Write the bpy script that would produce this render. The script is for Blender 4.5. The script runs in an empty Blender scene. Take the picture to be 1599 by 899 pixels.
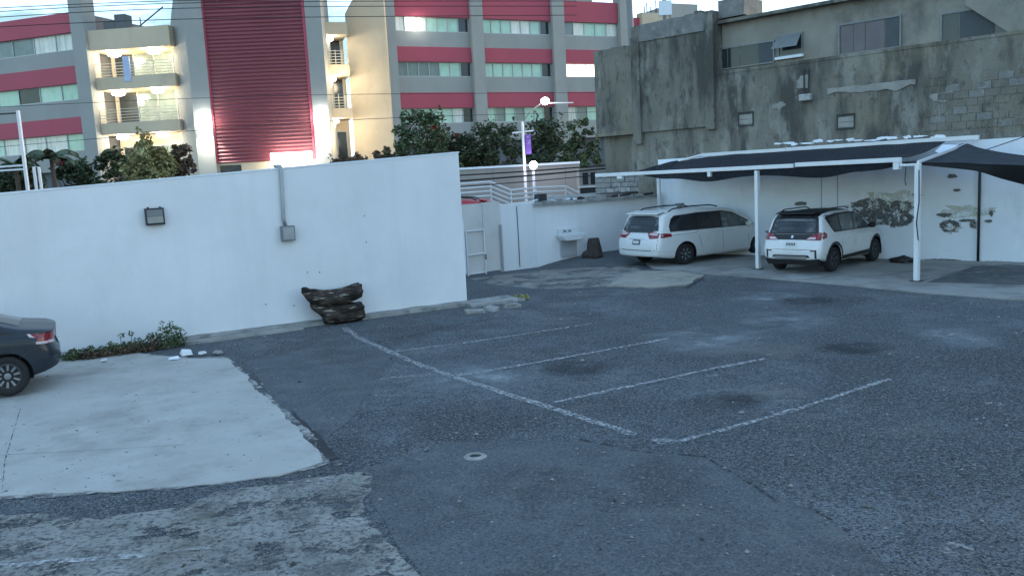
import bpy, bmesh, math, random
from mathutils import Vector, Matrix, noise
from mathutils.bvhtree import BVHTree
from mathutils.geometry import delaunay_2d_cdt
R = math.radians
scn = bpy.context.scene
C = scn.collection
random.seed(7)

# ------------------------------------------------------------------ camera
FPX, PITCH, ROLL, CAMH = 1300.0, R(7.519), R(2.984), 2.935
_F = Vector((0, math.cos(PITCH), -math.sin(PITCH)))
_R0 = Vector((1, 0, 0)); _U0 = _R0.cross(_F)
_R = _R0 * math.cos(ROLL) - _U0 * math.sin(ROLL)
_U = _R0 * math.sin(ROLL) + _U0 * math.cos(ROLL)
CAM = Vector((0, 0, CAMH))
cd = bpy.data.cameras.new('camera'); cam = bpy.data.objects.new('camera', cd); C.objects.link(cam)
cd.sensor_width = 36; cd.lens = 36 * FPX / 1599; cd.clip_end = 3000; cd.clip_start = 0.05
cam.matrix_world = Matrix(((_R.x, _U.x, -_F.x, 0), (_R.y, _U.y, -_F.y, 0), (_R.z, _U.z, -_F.z, CAMH), (0, 0, 0, 1)))
scn.camera = cam

# ------------------------------------------------------------------ sky, sun, exposure
SUN_EL, SUN_AZ = R(6), R(68)          # low evening sun behind the buildings, azimuth from +Y towards +X
w = bpy.data.worlds.new('World'); scn.world = w; w.use_nodes = True
nt = w.node_tree; nt.nodes.clear()
wo = nt.nodes.new('ShaderNodeOutputWorld'); bg = nt.nodes.new('ShaderNodeBackground')
sky = nt.nodes.new('ShaderNodeTexSky'); sky.sky_type = 'NISHITA'; sky.sun_disc = False
sky.sun_elevation = SUN_EL; sky.sun_rotation = SUN_AZ; sky.air_density = 1.0; sky.dust_density = 0.6; sky.ozone_density = 2.0
tc = nt.nodes.new('ShaderNodeTexCoord'); mp = nt.nodes.new('ShaderNodeMapping'); mp.inputs['Scale'].default_value = (1, 1, 3.2)
cn = nt.nodes.new('ShaderNodeTexNoise'); cn.inputs['Scale'].default_value = 4.2; cn.inputs['Detail'].default_value = 8; cn.inputs['Roughness'].default_value = 0.58
cr = nt.nodes.new('ShaderNodeValToRGB'); cr.color_ramp.elements[0].position = 0.48; cr.color_ramp.elements[1].position = 0.70
cmx = nt.nodes.new('ShaderNodeMix'); cmx.data_type = 'RGBA'; cmx.blend_type = 'MIX'
cm2 = nt.nodes.new('ShaderNodeMath'); cm2.operation = 'MULTIPLY'; cm2.inputs[1].default_value = 0.8
nt.links.new(tc.outputs['Generated'], mp.inputs['Vector']); nt.links.new(mp.outputs['Vector'], cn.inputs['Vector'])
nt.links.new(cn.outputs['Fac'], cr.inputs['Fac']); nt.links.new(cr.outputs['Color'], cm2.inputs[0]); nt.links.new(cm2.outputs[0], cmx.inputs['Factor'])
nt.links.new(sky.outputs['Color'], cmx.inputs['A']); cmx.inputs['B'].default_value = (5.0, 7.4, 10.6, 1)
nt.links.new(cmx.outputs['Result'], bg.inputs['Color']); bg.inputs['Strength'].default_value = 0.12
nt.links.new(bg.outputs['Background'], wo.inputs['Surface'])
sl = bpy.data.lights.new('sun', 'SUN'); sl.energy = 0.3; sl.angle = R(12); sl.color = (1, 0.88, 0.74)
so = bpy.data.objects.new('sun', sl); C.objects.link(so)
sd = Vector((math.sin(SUN_AZ) * math.cos(SUN_EL), math.cos(SUN_AZ) * math.cos(SUN_EL), math.sin(SUN_EL)))
so.rotation_euler = sd.to_track_quat('Z', 'Y').to_euler(); so.location = sd * 60
scn.view_settings.view_transform = 'Standard'; scn.view_settings.look = 'None'
scn.view_settings.exposure = 1.95; scn.view_settings.gamma = 1

# ------------------------------------------------------------------ sight lines onto real planes
def ray(u, v): return (_F * FPX + _R * (u - 799.5) - _U * (v - 449.5)).normalized()
def G(u, v, z=0.0):
    r = ray(u, v); return CAM + r * ((z - CAMH) / r.z)
def D(u, v, y):
    r = ray(u, v); return CAM + r * (y / r.y)
class Frame:
    """vertical plane: origin A, direction d along it, n towards the viewer"""
    def __init__(s, A, B):
        s.A = Vector((A[0], A[1], 0)); s.d = (Vector((B[0], B[1], 0)) - s.A).normalized()
        s.n = Vector((s.d.y, -s.d.x, 0))
        if s.n.dot(-s.A) < 0: s.n = -s.n
    def p(s, a, o, z): return s.A + s.d * a + s.n * o + Vector((0, 0, z))
    def sz(s, u, v, o=0.0):
        r = ray(u, v); A = s.A + s.n * o; t = (A - CAM).dot(s.n) / r.dot(s.n)
        X = CAM + r * t; return (X - A).dot(s.d), X.z
    def z(s, u, v, o=0.0): return s.sz(u, v, o)[1]
    def s_(s, u, v, o=0.0): return s.sz(u, v, o)[0]

# ------------------------------------------------------------------ materials
def mat(name, col, rough=0.8, var=0.2, scale=3.0, bump=0.0, bscale=40.0, metal=0.0, spec=0.5, stains=(), island=0.0, emit=None, estr=0.0, coat=0.0):
    m = bpy.data.materials.new(name); m.use_nodes = True; nt = m.node_tree; N = nt.nodes; L = nt.links
    b = N['Principled BSDF']; b.inputs['Roughness'].default_value = rough; b.inputs['Metallic'].default_value = metal
    b.inputs['Specular IOR Level'].default_value = spec; b.inputs['Coat Weight'].default_value = coat
    tc = N.new('ShaderNodeTexCoord'); out = None
    def noise_(sc, det=5, rg=0.6, stretch=None, off=0.0):
        n = N.new('ShaderNodeTexNoise'); n.inputs['Scale'].default_value = sc; n.inputs['Detail'].default_value = det; n.inputs['Roughness'].default_value = rg
        mpn = N.new('ShaderNodeMapping'); mpn.inputs['Location'].default_value = (off, off * 1.7, off * .6)
        if stretch: mpn.inputs['Scale'].default_value = stretch
        L.new(tc.outputs['Object'], mpn.inputs['Vector']); L.new(mpn.outputs['Vector'], n.inputs['Vector']); return n.outputs['Fac']
    def mixc(fac, a, bcol):
        x = N.new('ShaderNodeMix'); x.data_type = 'RGBA'; L.new(fac, x.inputs['Factor'])
        for inp, val in (('A', a), ('B', bcol)):
            if isinstance(val, tuple): x.inputs[inp].default_value = (*val, 1)
            else: L.new(val, x.inputs[inp])
        return x.outputs['Result']
    def ramp(fac, lo, hi):
        r = N.new('ShaderNodeMapRange'); r.inputs['From Min'].default_value = lo; r.inputs['From Max'].default_value = hi; L.new(fac, r.inputs['Value']); return r.outputs['Result']
    col = tuple(col)
    if var:
        dk = tuple(c * (1 - var) for c in col); lt = tuple(min(c * (1 + var), 1) for c in col)
        out = mixc(ramp(noise_(scale), .3, .7), dk, lt)
    else: out = col
    for i, st in enumerate(stains):   # (colour, scale, lo, hi, stretch, amount)
        c2, sc, lo, hi, stt, am = st
        f = ramp(noise_(sc, 7, .65, stt, 3.1 * (i + 1)), lo, hi)
        mm = N.new('ShaderNodeMath'); mm.operation = 'MULTIPLY'; mm.inputs[1].default_value = am; L.new(f, mm.inputs[0])
        out = mixc(mm.outputs[0], out, c2)
    if island:
        g = N.new('ShaderNodeNewGeometry'); h = N.new('ShaderNodeHueSaturation')
        r = N.new('ShaderNodeMapRange'); r.inputs['To Min'].default_value = 1 - island; r.inputs['To Max'].default_value = 1 + island
        L.new(g.outputs['Random Per Island'], r.inputs['Value']); L.new(r.outputs['Result'], h.inputs['Value'])
        if isinstance(out, tuple): h.inputs['Color'].default_value = (*out, 1)
        else: L.new(out, h.inputs['Color'])
        out = h.outputs['Color']
    if isinstance(out, tuple): b.inputs['Base Color'].default_value = (*out, 1)
    else: L.new(out, b.inputs['Base Color'])
    if bump:
        bp = N.new('ShaderNodeBump'); bp.inputs['Strength'].default_value = bump; bp.inputs['Distance'].default_value = 0.02
        L.new(noise_(bscale, 6, .7), bp.inputs['Height']); L.new(bp.outputs['Normal'], b.inputs['Normal'])
    if emit:
        b.inputs['Emission Color'].default_value = (*emit, 1); b.inputs['Emission Strength'].default_value = estr
    m['tools'] = 0
    return m
def worn(m, scale, lo, hi, stretch=None, fade=False):
    """wear a paint or crust away: bare where the noise is low"""
    nt = m.node_tree; N = nt.nodes; L = nt.links; o = N['Material Output']; b = N['Principled BSDF']
    tc = N.new('ShaderNodeTexCoord'); n = N.new('ShaderNodeTexNoise'); n.inputs['Scale'].default_value = scale; n.inputs['Detail'].default_value = 8; n.inputs['Roughness'].default_value = .72
    mpn = N.new('ShaderNodeMapping'); mpn.inputs['Scale'].default_value = stretch or (1, 1, 1)
    L.new(tc.outputs['Object'], mpn.inputs['Vector']); L.new(mpn.outputs['Vector'], n.inputs['Vector'])
    r = N.new('ShaderNodeMapRange'); r.inputs['From Min'].default_value = lo; r.inputs['From Max'].default_value = hi; L.new(n.outputs['Fac'], r.inputs['Value'])
    fac = r.outputs['Result']
    if fade:   # thins out towards the rim of the patch
        gm = N.new('ShaderNodeVectorMath'); gm.operation = 'SUBTRACT'; gm.inputs[1].default_value = (.5, .5, 0); L.new(tc.outputs['Generated'], gm.inputs[0])
        g2 = N.new('ShaderNodeVectorMath'); g2.operation = 'MULTIPLY'; g2.inputs[1].default_value = (1, 1, 0); L.new(gm.outputs[0], g2.inputs[0])
        ln = N.new('ShaderNodeVectorMath'); ln.operation = 'LENGTH'; L.new(g2.outputs[0], ln.inputs[0])
        fr = N.new('ShaderNodeMapRange'); fr.inputs['From Min'].default_value = .46; fr.inputs['From Max'].default_value = .12; L.new(ln.outputs['Value'], fr.inputs['Value'])
        mu = N.new('ShaderNodeMath'); mu.operation = 'MULTIPLY'; L.new(fac, mu.inputs[0]); L.new(fr.outputs['Result'], mu.inputs[1]); fac = mu.outputs[0]
    t = N.new('ShaderNodeBsdfTransparent'); mx = N.new('ShaderNodeMixShader')
    L.new(fac, mx.inputs['Fac']); L.new(t.outputs[0], mx.inputs[1]); L.new(b.outputs[0], mx.inputs[2]); L.new(mx.outputs[0], o.inputs['Surface'])
    return m

M = {}
M['asphalt'] = mat('asphalt', (.090, .112, .130), .93, .22, .55, .9, 55, stains=[((.17, .195, .21), .75, .48, .60, None, .85), ((.032, .041, .050), .40, .49, .58, None, .9), ((.055, .075, .082), .2, .48, .58, None, .6), ((.038, .046, .053), 6, .50, .60, None, .65), ((.23, .24, .25), 20, .51, .58, None, .75), ((.02, .022, .026), 26, .51, .58, None, .8), ((.24, .25, .255), 44, .52, .58, None, .7), ((.018, .02, .023), 52, .52, .58, None, .8), ((.2, .195, .18), .3, .58, .7, None, .5), ((.16, .155, .145), 14, .56, .64, None, .5)], spec=.3)
M['asphalt_smooth'] = mat('asphalt smooth', (.082, .098, .110), .9, .2, 1.1, .6, 60, stains=[((.135, .15, .155), 2.2, .5, .64, None, .6), ((.04, .047, .053), .9, .50, .62, None, .7), ((.18, .185, .19), 26, .52, .60, None, .6), ((.03, .033, .036), 32, .52, .60, None, .65), ((.17, .17, .17), 52, .52, .60, None, .6), ((.15, .145, .135), 11, .56, .66, None, .5)], spec=.3)
M['asphalt_dark'] = mat('asphalt dark', (.045, .045, .047), .93, .25, 2.0, .8, 60, stains=[((.1, .1, .095), 40, .58, .68, None, .7)], spec=.3)
M['concrete'] = mat('concrete', (.405, .40, .372), .9, .12, 1.2, .35, 35, stains=[((.26, .255, .225), 1.3, .50, .68, None, .7), ((.22, .215, .19), .6, .54, .68, None, .5), ((.15, .15, .145), 5, .62, .68, (1, 1.6, 1), .7), ((.13, .13, .12), 13, .63, .67, (1, 1.8, 1), .6), ((.43, .42, .39), .7, .5, .7, None, .5)])
M['concrete_worn'] = worn(mat('concrete worn', (.27, .268, .25), .92, .22, 1.6, .9, 30, stains=[((.10, .105, .105), 1.5, .49, .60, None, .75), ((.06, .06, .06), 18, .50, .58, None, .75), ((.33, .32, .30), 30, .56, .64, None, .7), ((.11, .105, .07), .9, .58, .7, None, .5)]), 2.2, .40, .47)
M['concrete_floor'] = mat('concrete floor', (.30, .298, .28), .9, .16, .9, .4, 30, stains=[((.12, .12, .115), .8, .5, .66, None, .7), ((.35, .34, .315), 1.4, .56, .7, None, .5)])
M['concrete_tan'] = mat('tan concrete', (.31, .295, .25), .9, .15, 1.0, .5, 30, stains=[((.17, .165, .15), 1.3, .5, .66, None, .7), ((.13, .13, .125), 6, .58, .66, None, .6)])
M['driveway'] = worn(mat('driveway concrete', (.22, .215, .2), .92, .2, .8, .6, 30, stains=[((.1, .1, .098), 1.1, .48, .64, None, .8), ((.30, .29, .27), 2.3, .54, .68, None, .5), ((.09, .09, .088), 20, .55, .64, None, .5)]), 1.1, .36, .50)
M['concrete_fringe'] = worn(mat('crumbled concrete', (.34, .34, .32), .92, .2, 3, .6, 30), 3.6, .40, .58)
M['kerb'] = mat('kerb concrete', (.30, .30, .28), .92, .2, 2.5, .7, 30, stains=[((.11, .11, .1), 3, .5, .66, None, .75), ((.14, .135, .08), 5, .6, .7, None, .5)])
M['apron'] = worn(mat('patched apron', (.11, .118, .122), .93, .25, 1.2, .5, 30, stains=[((.17, .17, .165), 1.4, .5, .66, None, .6)]), .9, .34, .56)
M['crack'] = worn(mat('crack dirt', (.035, .035, .037), .95, .3, 9), 6, .46, .58)
M['paint_line'] = worn(mat('road paint', (.44, .45, .45), .85, .2, 6), 16, .42, .63)
M['paint_faint'] = worn(mat('road paint faint', (.36, .36, .35), .85, .2, 6), 14, .46, .70)
M['stucco'] = mat('white stucco', (.80, .81, .82), .85, .035, .6, .25, 45, stains=[((.62, .63, .62), 1.6, .52, .75, (1, 1, .10), .35), ((.66, .68, .68), .35, .45, .65, None, .45), ((.55, .57, .56), .9, .58, .8, (1, 1, .5), .35), ((.5, .5, .46), 2.0, .72, .84, None, .4)])
M['stucco_old'] = mat('old white stucco', (.80, .86, .92), .88, .06, .8, .35, 40, stains=[((.56, .58, .57), 1.0, .55, .74, (1, 1, .4), .5), ((.68, .66, .56), .55, .62, .75, None, .3), ((.25, .26, .26), 6, .70, .74, None, .7)])
M['peel'] = mat('bare mortar', (.13, .14, .14), .95, .35, 8, .9, 25, stains=[((.38, .39, .38), 14, .56, .62, None, .7)])
M['stone_white'] = mat('whitewashed stone', (.42, .43, .42), .92, .2, 5, .6, 20, stains=[((.14, .14, .13), 4, .5, .62, None, .8)])
M['scar'] = worn(mat('scarred plaster', (.60, .62, .62), .92, .15, 9, .5, 30, stains=[((.36, .37, .37), 11, .54, .62, None, .6)]), 3.1, .44, .50)
M['peel_edge'] = worn(mat('yellowed plaster', (.60, .60, .49), .9, .12, 3), 2.2, .38, .66)
M['flake'] = worn(mat('flaked mortar', (.12, .125, .125), .95, .35, 8, .9, 25, stains=[((.38, .39, .38), 14, .56, .62, None, .7)]), 4.2, .455, .485)
M['grey_wall'] = mat('dirty cement render', (.19, .183, .153), .94, .2, .8, .8, 16, stains=[((.06, .062, .056), .8, .47, .58, (1, 1, .22), .9), ((.30, .295, .26), 1.6, .53, .64, (1, 1, .35), .7), ((.06, .06, .055), 4.5, .55, .66, (1, 1, .6), .65), ((.27, .23, .15), .5, .54, .7, None, .45), ((.10, .10, .09), 14, .56, .66, None, .5), ((.42, .42, .39), 9, .68, .74, None, .6)])
M['grey_upper'] = mat('grey upper render', (.275, .265, .225), .92, .16, 1.0, .5, 20, stains=[((.08, .08, .075), .7, .48, .66, (1, 1, .6), .75), ((.13, .13, .13), 5, .62, .72, (1, 1, .4), .5)])
M['grey_dark'] = mat('soot dark concrete', (.05, .053, .055), .95, .3, 2, .7, 18)
M['block'] = mat('grey block', (.21, .213, .20), .95, .18, 3, .8, 30, stains=[((.33, .335, .32), 4, .55, .68, None, .6), ((.10, .10, .095), 3, .54, .66, None, .7)])
M['plaster_patch'] = mat('pale plaster patch', (.30, .30, .275), .94, .18, 3, .6, 25, stains=[((.12, .12, .12), 4, .55, .7, None, .6)])
M['white_metal'] = mat('white painted metal', (.72, .74, .75), .5, .06, 3, stains=[((.4, .36, .3), 5, .68, .78, None, .6)])
M['grey_metal'] = mat('grey painted metal', (.2, .215, .22), .55, .1, 6, metal=.2)
M['galv'] = mat('galvanised metal', (.36, .38, .39), .5, .1, 6, metal=.5)
M['dark_metal'] = mat('dark metal', (.03, .03, .033), .5, .2, 6)
M['black'] = mat('black plastic', (.012, .012, .013), .55, .2, 8)
M['net'] = worn(mat('shade net', (.009, .012, .02), .95, .25, 3, .4, 60), 400, .24, .45)
M['net_lit_side'] = mat('lit side shade net', (.032, .04, .05), .95, .2, 3, .4, 60)  # lighter net tone paints the lit upper side of the sail
M['lamp_glass'] = mat('unlit lamp glass', (.30, .29, .25), .25, .15, 9)
M['log'] = mat('charred wood', (.075, .06, .05), .95, .35, 5, .8, 14, spec=.12, stains=[((.016, .014, .014), 4, .42, .60, (.6, .6, 3.5), .9), ((.40, .36, .30), 5, .58, .64, (.6, .6, 4.5), .9)])
M['wood_dark'] = mat('dark wood', (.05, .04, .035), .9, .35, 7, .9, 20)
M['enamel'] = mat('white enamel', (.66, .69, .70), .35, .05, 5)
M['board'] = mat('grey board', (.38, .40, .41), .8, .1, 3)
M['gate_sheet'] = mat('pale gate sheet', (.64, .62, .59), .7, .08, 1.5, stains=[((.36, .33, .3), 1.2, .56, .72, (1, 1, .4), .5)])
M['rubble'] = mat('rubble', (.3, .3, .285), .95, .3, 6, .9, 20)
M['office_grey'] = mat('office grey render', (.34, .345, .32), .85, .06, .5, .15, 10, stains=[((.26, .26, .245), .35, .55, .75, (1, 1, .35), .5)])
M['office_grey_dark'] = mat('dark office grey', (.13, .14, .15), .85, .06, .5)  # plain darker grey for core walls, joints and vent boxes
M['office_red'] = mat('office red panel', (.43, .075, .11), .6, .06, .4, spec=.4)
M['clad_red'] = mat('corrugated red cladding', (.23, .062, .075), .5, .1, .3, spec=.4)
M['cream'] = mat('cream render', (.60, .50, .36), .9, .08, .6, .2, 12, stains=[((.4, .34, .24), .5, .55, .75, (1, 1, .4), .5)])
M['pane_teal'] = mat('curtained teal pane', (.42, .66, .50), .12, .12, 1.2, stains=[((.60, .74, .62), 2.2, .46, .66, (1, 1, .05), .5)])
M['pane_pale'] = mat('pale curtained pane', (.78, .78, .68), .15, .1, 1.2, stains=[((.4, .46, .42), 4, .5, .62, (1, 1, .05), .7)])
M['pane_grey'] = mat('grey pane', (.19, .24, .22), .1, .15, 1.5, stains=[((.26, .31, .3), 2, .5, .65, (1, 1, .2), .6)])
M['pane_dark'] = mat('dark pane', (.03, .038, .045), .12, .25, 2)
M['pane_lit'] = mat('lit window pane', (.7, .66, .55), .3, .1, 2, emit=(1, .92, .7), estr=.8)
M['pane_slate'] = mat('slate board', (.055, .07, .078), .6, .15, 2)
M['pane_pink'] = mat('boarded pane', (.13, .115, .12), .5, .15, 2)
M['alu'] = mat('window aluminium', (.45, .48, .48), .5, .05, 4, metal=.3)
M['rail'] = mat('cream railing', (.66, .62, .5), .5, .05, 4)
M['retain'] = mat('pale retaining wall', (.30, .285, .26), .9, .08, .5, .2, 10, stains=[((.22, .2, .18), .5, .52, .72, (1, 1, .4), .6)])
M['lamp_on'] = mat('lit lamp', (1, 1, 1), .5, 0, emit=(1, .96, .85), estr=9)
M['flood_on'] = mat('lit floodlight', (1, 1, 1), .5, 0, emit=(1, .98, .92), estr=6)
M['sign_on'] = mat('lit white sign', (1, 1, 1), .5, 0, emit=(1, .95, .82), estr=4)
M['leaf'] = mat('leaf', (.06, .09, .036), .7, .3, .6, island=.6)
M['leaf_dark'] = mat('dark leaf', (.045, .066, .03), .7, .3, .6, island=.6)
M['leaf_olive'] = mat('olive leaf', (.27, .255, .11), .7, .3, .7, island=.6)
M['leaf_brown'] = mat('dry leaf', (.13, .09, .06), .8, .3, 3, island=.5)
M['flower'] = mat('red blossom', (.30, .04, .055), .6, .2, 4, island=.4)
M['bark'] = mat('bark', (.09, .07, .055), .9, .3, 6, .8, 20)
M['cable'] = mat('power cable', (.02, .02, .022), .7, 0)
M['banner'] = mat('purple banner cloth', (.16, .08, .36), .8, .15, 2, stains=[((.6, .55, .7), 3, .56, .62, None, .7)])
M['white_paint'] = mat('white car paint', (.70, .71, .70), .32, .03, 2, coat=.4, stains=[((.52, .52, .50), 1.3, .50, .70, None, .45), ((.45, .44, .42), 7, .60, .72, None, .4)])
M['grey_paint'] = mat('dark grey car paint', (.014, .021, .031), .38, .05, 2, metal=.2, coat=.3, stains=[((.045, .055, .066), 1.5, .5, .75, None, .4)])
M['red_paint'] = mat('red car paint', (.42, .02, .035), .3, .03, 2, coat=.5)
M['car_glass'] = mat('car glass', (.018, .021, .024), .07, .2, 2, spec=.6)
M['car_glass_pale'] = mat('car glass with pale view', (.09, .105, .11), .08, .35, 2.2, spec=.6, stains=[((.22, .24, .24), 2.2, .55, .62, None, .7)])
M['car_glass_mid'] = mat('rear glass', (.03, .036, .04), .08, .35, 2.2, spec=.6, stains=[((.14, .155, .16), 2.6, .56, .64, None, .6)])
M['tail_red'] = mat('red lens', (.22, .014, .022), .15, .15, 8, coat=.5)
M['tail_pale'] = mat('clear lens', (.62, .5, .52), .15, .1, 8, coat=.5)
M['tyre'] = mat('tyre rubber', (.017, .017, .018), .85, .25, 20)
M['rim'] = mat('alloy rim', (.26, .27, .28), .4, .1, 6, metal=.6)
M['rim_dark'] = mat('dark rim', (.05, .05, .052), .5, .2, 8, metal=.4)
M['plate'] = mat('licence plate', (.6, .62, .6), .5, .1, 12)
M['plate_ink'] = mat('plate lettering', (.04, .05, .06), .6, 0)
M['chrome'] = mat('chrome', (.55, .56, .58), .2, 0, metal=1)
M['silver'] = mat('silver skid plate', (.36, .36, .36), .45, .1, 6, metal=.4)
M['seam'] = mat('panel gap', (.05, .05, .05), .8, 0)
M['rust'] = mat('rust', (.16, .085, .05), .9, .3, 8)

# ------------------------------------------------------------------ object helpers
def thing(name, label, cat, loc=(0, 0, 0), rotz=0.0, group=None):
    o = bpy.data.objects.new(name, None); C.objects.link(o); o.location = loc; o.rotation_euler = (0, 0, rotz); o.empty_display_size = .3
    tag(o, label, cat, group); return o
def tag(o, label=None, cat=None, group=None, kind=None):
    if label: o['label'] = label
    if cat: o['category'] = cat
    if group: o['group'] = group
    if kind: o['kind'] = kind
    return o
class MB:
    def __init__(s): s.v = []; s.f = []
    def add(s, vs, fs):
        b = len(s.v); s.v += [Vector(p) for p in vs]; s.f += [tuple(b + i for i in f) for f in fs]; return s
    def hexa(s, p):   # 8 points: bottom 0-3, top 4-7
        return s.add(p, [(3, 2, 1, 0), (4, 5, 6, 7), (0, 1, 5, 4), (1, 2, 6, 5), (2, 3, 7, 6), (3, 0, 4, 7)])
    def box(s, x0, x1, y0, y1, z0, z1):
        return s.hexa([(x0, y0, z0), (x1, y0, z0), (x1, y1, z0), (x0, y1, z0), (x0, y0, z1), (x1, y0, z1), (x1, y1, z1), (x0, y1, z1)])
    def fbox(s, F, a0, a1, o0, o1, z0, z1):
        return s.hexa([F.p(a0, o1, z0), F.p(a1, o1, z0), F.p(a1, o0, z0), F.p(a0, o0, z0), F.p(a0, o1, z1), F.p(a1, o1, z1), F.p(a1, o0, z1), F.p(a0, o0, z1)])
    def beam(s, a, b, w_, h_):   # box along a-b, w across, h up
        a = Vector(a); b = Vector(b); d = (b - a).normalized(); up = Vector((0, 0, 1)) if abs(d.z) < .9 else Vector((0, 1, 0))
        x = d.cross(up).normalized() * (w_ / 2); y = x.cross(d).normalized() * (h_ / 2)
        return s.hexa([a - x - y, a + x - y, b + x - y, b - x - y, a - x + y, a + x + y, b + x + y, b - x + y])
    def tube(s, pts, r, n=8, r1=None):
        pts = [Vector(p) for p in pts]; rings = []; b = len(s.v); m = len(pts)
        for i, p in enumerate(pts):
            d = (pts[min(i + 1, m - 1)] - pts[max(i - 1, 0)]).normalized(); up = Vector((0, 0, 1)) if abs(d.z) < .9 else Vector((1, 0, 0))
            x = d.cross(up).normalized(); y = d.cross(x).normalized()
            rr = r if r1 is None else r + (r1 - r) * i / max(m - 1, 1)
            for k in range(n):
                a = 2 * math.pi * k / n; s.v.append(p + (x * math.cos(a) + y * math.sin(a)) * rr)
        for i in range(m - 1):
            for k in range(n): s.f.append((b + i * n + k, b + i * n + (k + 1) % n, b + (i + 1) * n + (k + 1) % n, b + (i + 1) * n + k))
        s.f.append(tuple(b + k for k in range(n))[::-1]); s.f.append(tuple(b + (m - 1) * n + k for k in range(n))); return s
    def lathe(s, prof, n=20, T=None):   # (r,z) about z, T optional matrix
        b = len(s.v)
        for r, z in prof:
            for k in range(n):
                a = 2 * math.pi * k / n; p = Vector((r * math.cos(a), r * math.sin(a), z)); s.v.append(T @ p if T else p)
        m = len(prof)
        for i in range(m - 1):
            for k in range(n): s.f.append((b + i * n + k, b + i * n + (k + 1) % n, b + (i + 1) * n + (k + 1) % n, b + (i + 1) * n + k))
        s.f.append(tuple(b + k for k in range(n))[::-1]); s.f.append(tuple(b + (m - 1) * n + k for k in range(n))); return s
    def prism(s, poly, ext):   # poly 3D points, extruded by vector
        n = len(poly); e = Vector(ext); poly = [Vector(p) for p in poly]
        return s.add(poly + [p + e for p in poly], [tuple(range(n))[::-1], tuple(range(n, 2 * n))] + [(i, (i + 1) % n, n + (i + 1) % n, n + i) for i in range(n)])
    def build(s, name, m, parent=None, root=None, smooth=False, bevel=0.0, local=False):
        """world coordinates in s.v are taken into the root thing's frame unless local"""
        me = bpy.data.meshes.new(name); vs = s.v
        rt = root or parent
        if rt is not None and not local:
            while rt.parent: rt = rt.parent
            inv = (Matrix.Translation(rt.location) @ Matrix.Rotation(rt.rotation_euler.z, 4, 'Z')).inverted(); vs = [inv @ p for p in vs]
        me.from_pydata([tuple(p) for p in vs], [], s.f)
        bm = bmesh.new(); bm.from_mesh(me)
        bmesh.ops.recalc_face_normals(bm, faces=bm.faces)
        if bevel: bmesh.ops.bevel(bm, geom=list(bm.edges), offset=bevel, segments=1, affect='EDGES', clamp_overlap=True)
        bm.to_mesh(me); bm.free()
        me.materials.append(m)
        if smooth:
            for p in me.polygons: p.use_smooth = True
        o = bpy.data.objects.new(name, me); C.objects.link(o)
        if parent is not None: o.parent = parent
        return o
def structure(o): o['kind'] = 'structure'; return o
def ragged(pts, step=.25, amp=.05, seed=0):
    out = []; n = len(pts)
    for i in range(n):
        a = Vector(pts[i]); b = Vector(pts[(i + 1) % n]); k = max(1, int((b - a).length / step)); t = (b - a).normalized(); q = Vector((-t.y, t.x, 0))
        for j in range(k):
            p = a.lerp(b, j / k); f = noise.noise(Vector((p.x * 1.3 + seed, p.y * 1.3, 0))) * amp + noise.noise(Vector((p.x * 6 + seed, p.y * 6, 4))) * amp * .6
            out.append(p + q * f)
    return out
def sheet(name, pts, z, m, step=.25, amp=.05, seed=0, thick=0.0):
    poly = [Vector((p.x, p.y, 0)) for p in ragged([Vector((p[0], p[1], 0)) for p in pts], step, amp, seed)]
    bm = bmesh.new(); vs = [bm.verts.new((p.x, p.y, z)) for p in poly]; f = bm.faces.new(vs)
    if thick:
        lo = [bm.verts.new((p.x, p.y, z - thick)) for p in poly]; n = len(vs)
        for i in range(n): bm.faces.new((vs[i], lo[i], lo[(i + 1) % n], vs[(i + 1) % n]))
    bmesh.ops.recalc_face_normals(bm, faces=bm.faces)
    if f.normal.z < 0: bmesh.ops.reverse_faces(bm, faces=bm.faces)
    bmesh.ops.triangulate(bm, faces=[f])
    me = bpy.data.meshes.new(name); bm.to_mesh(me); bm.free(); me.materials.append(m)
    o = bpy.data.objects.new(name, me); C.objects.link(o); return structure(o)
def strip(name, pts, width, z, m, seed=0):
    pts = [Vector((p.x, p.y, 0)) for p in pts]; L_, R_ = [], []; dense = []
    for a, b in zip(pts, pts[1:]):
        k = max(1, int((b - a).length / .12)); dense += [a.lerp(b, j / k) for j in range(k)]
    dense.append(pts[-1]); vs, fs = [], []
    for i, p in enumerate(dense):
        d = (dense[min(i + 1, len(dense) - 1)] - dense[max(i - 1, 0)]).normalized(); q = Vector((-d.y, d.x, 0))
        e1 = noise.noise(Vector((p.x * 4 + seed, p.y * 4, 0))) * .35; e2 = noise.noise(Vector((p.x * 4, p.y * 4, 5 + seed))) * .35
        vs += [p + q * width * (.5 + e1), p - q * width * (.5 + e2)]
        if i: fs.append((2 * i - 2, 2 * i - 1, 2 * i + 1, 2 * i))
    mb = MB().add([(v.x, v.y, z) for v in vs], fs); return structure(mb.build(name, m))
def blob(seed, rx, ry, rz, amp=.25, fr=1.5, sub=3, flat=0.0, T=None):
    bm = bmesh.new(); bmesh.ops.create_icosphere(bm, subdivisions=sub, radius=1)
    for v in bm.verts:
        d = v.co.normalized(); k = 1 + amp * noise.noise(d * fr + Vector((seed, seed * .7, 0))) + amp * .4 * noise.noise(d * fr * 3 + Vector((seed, 0, 9)))
        v.co = Vector((d.x * rx * k, d.y * ry * k, d.z * rz * k))
        if flat: v.co.z = max(v.co.z, -flat)
        if T: v.co = T @ v.co
    mb = MB(); mb.v = [v.co.copy() for v in bm.verts]; mb.f = [tuple(v.index for v in f.verts) for f in bm.faces]; bm.free(); return mb

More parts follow.
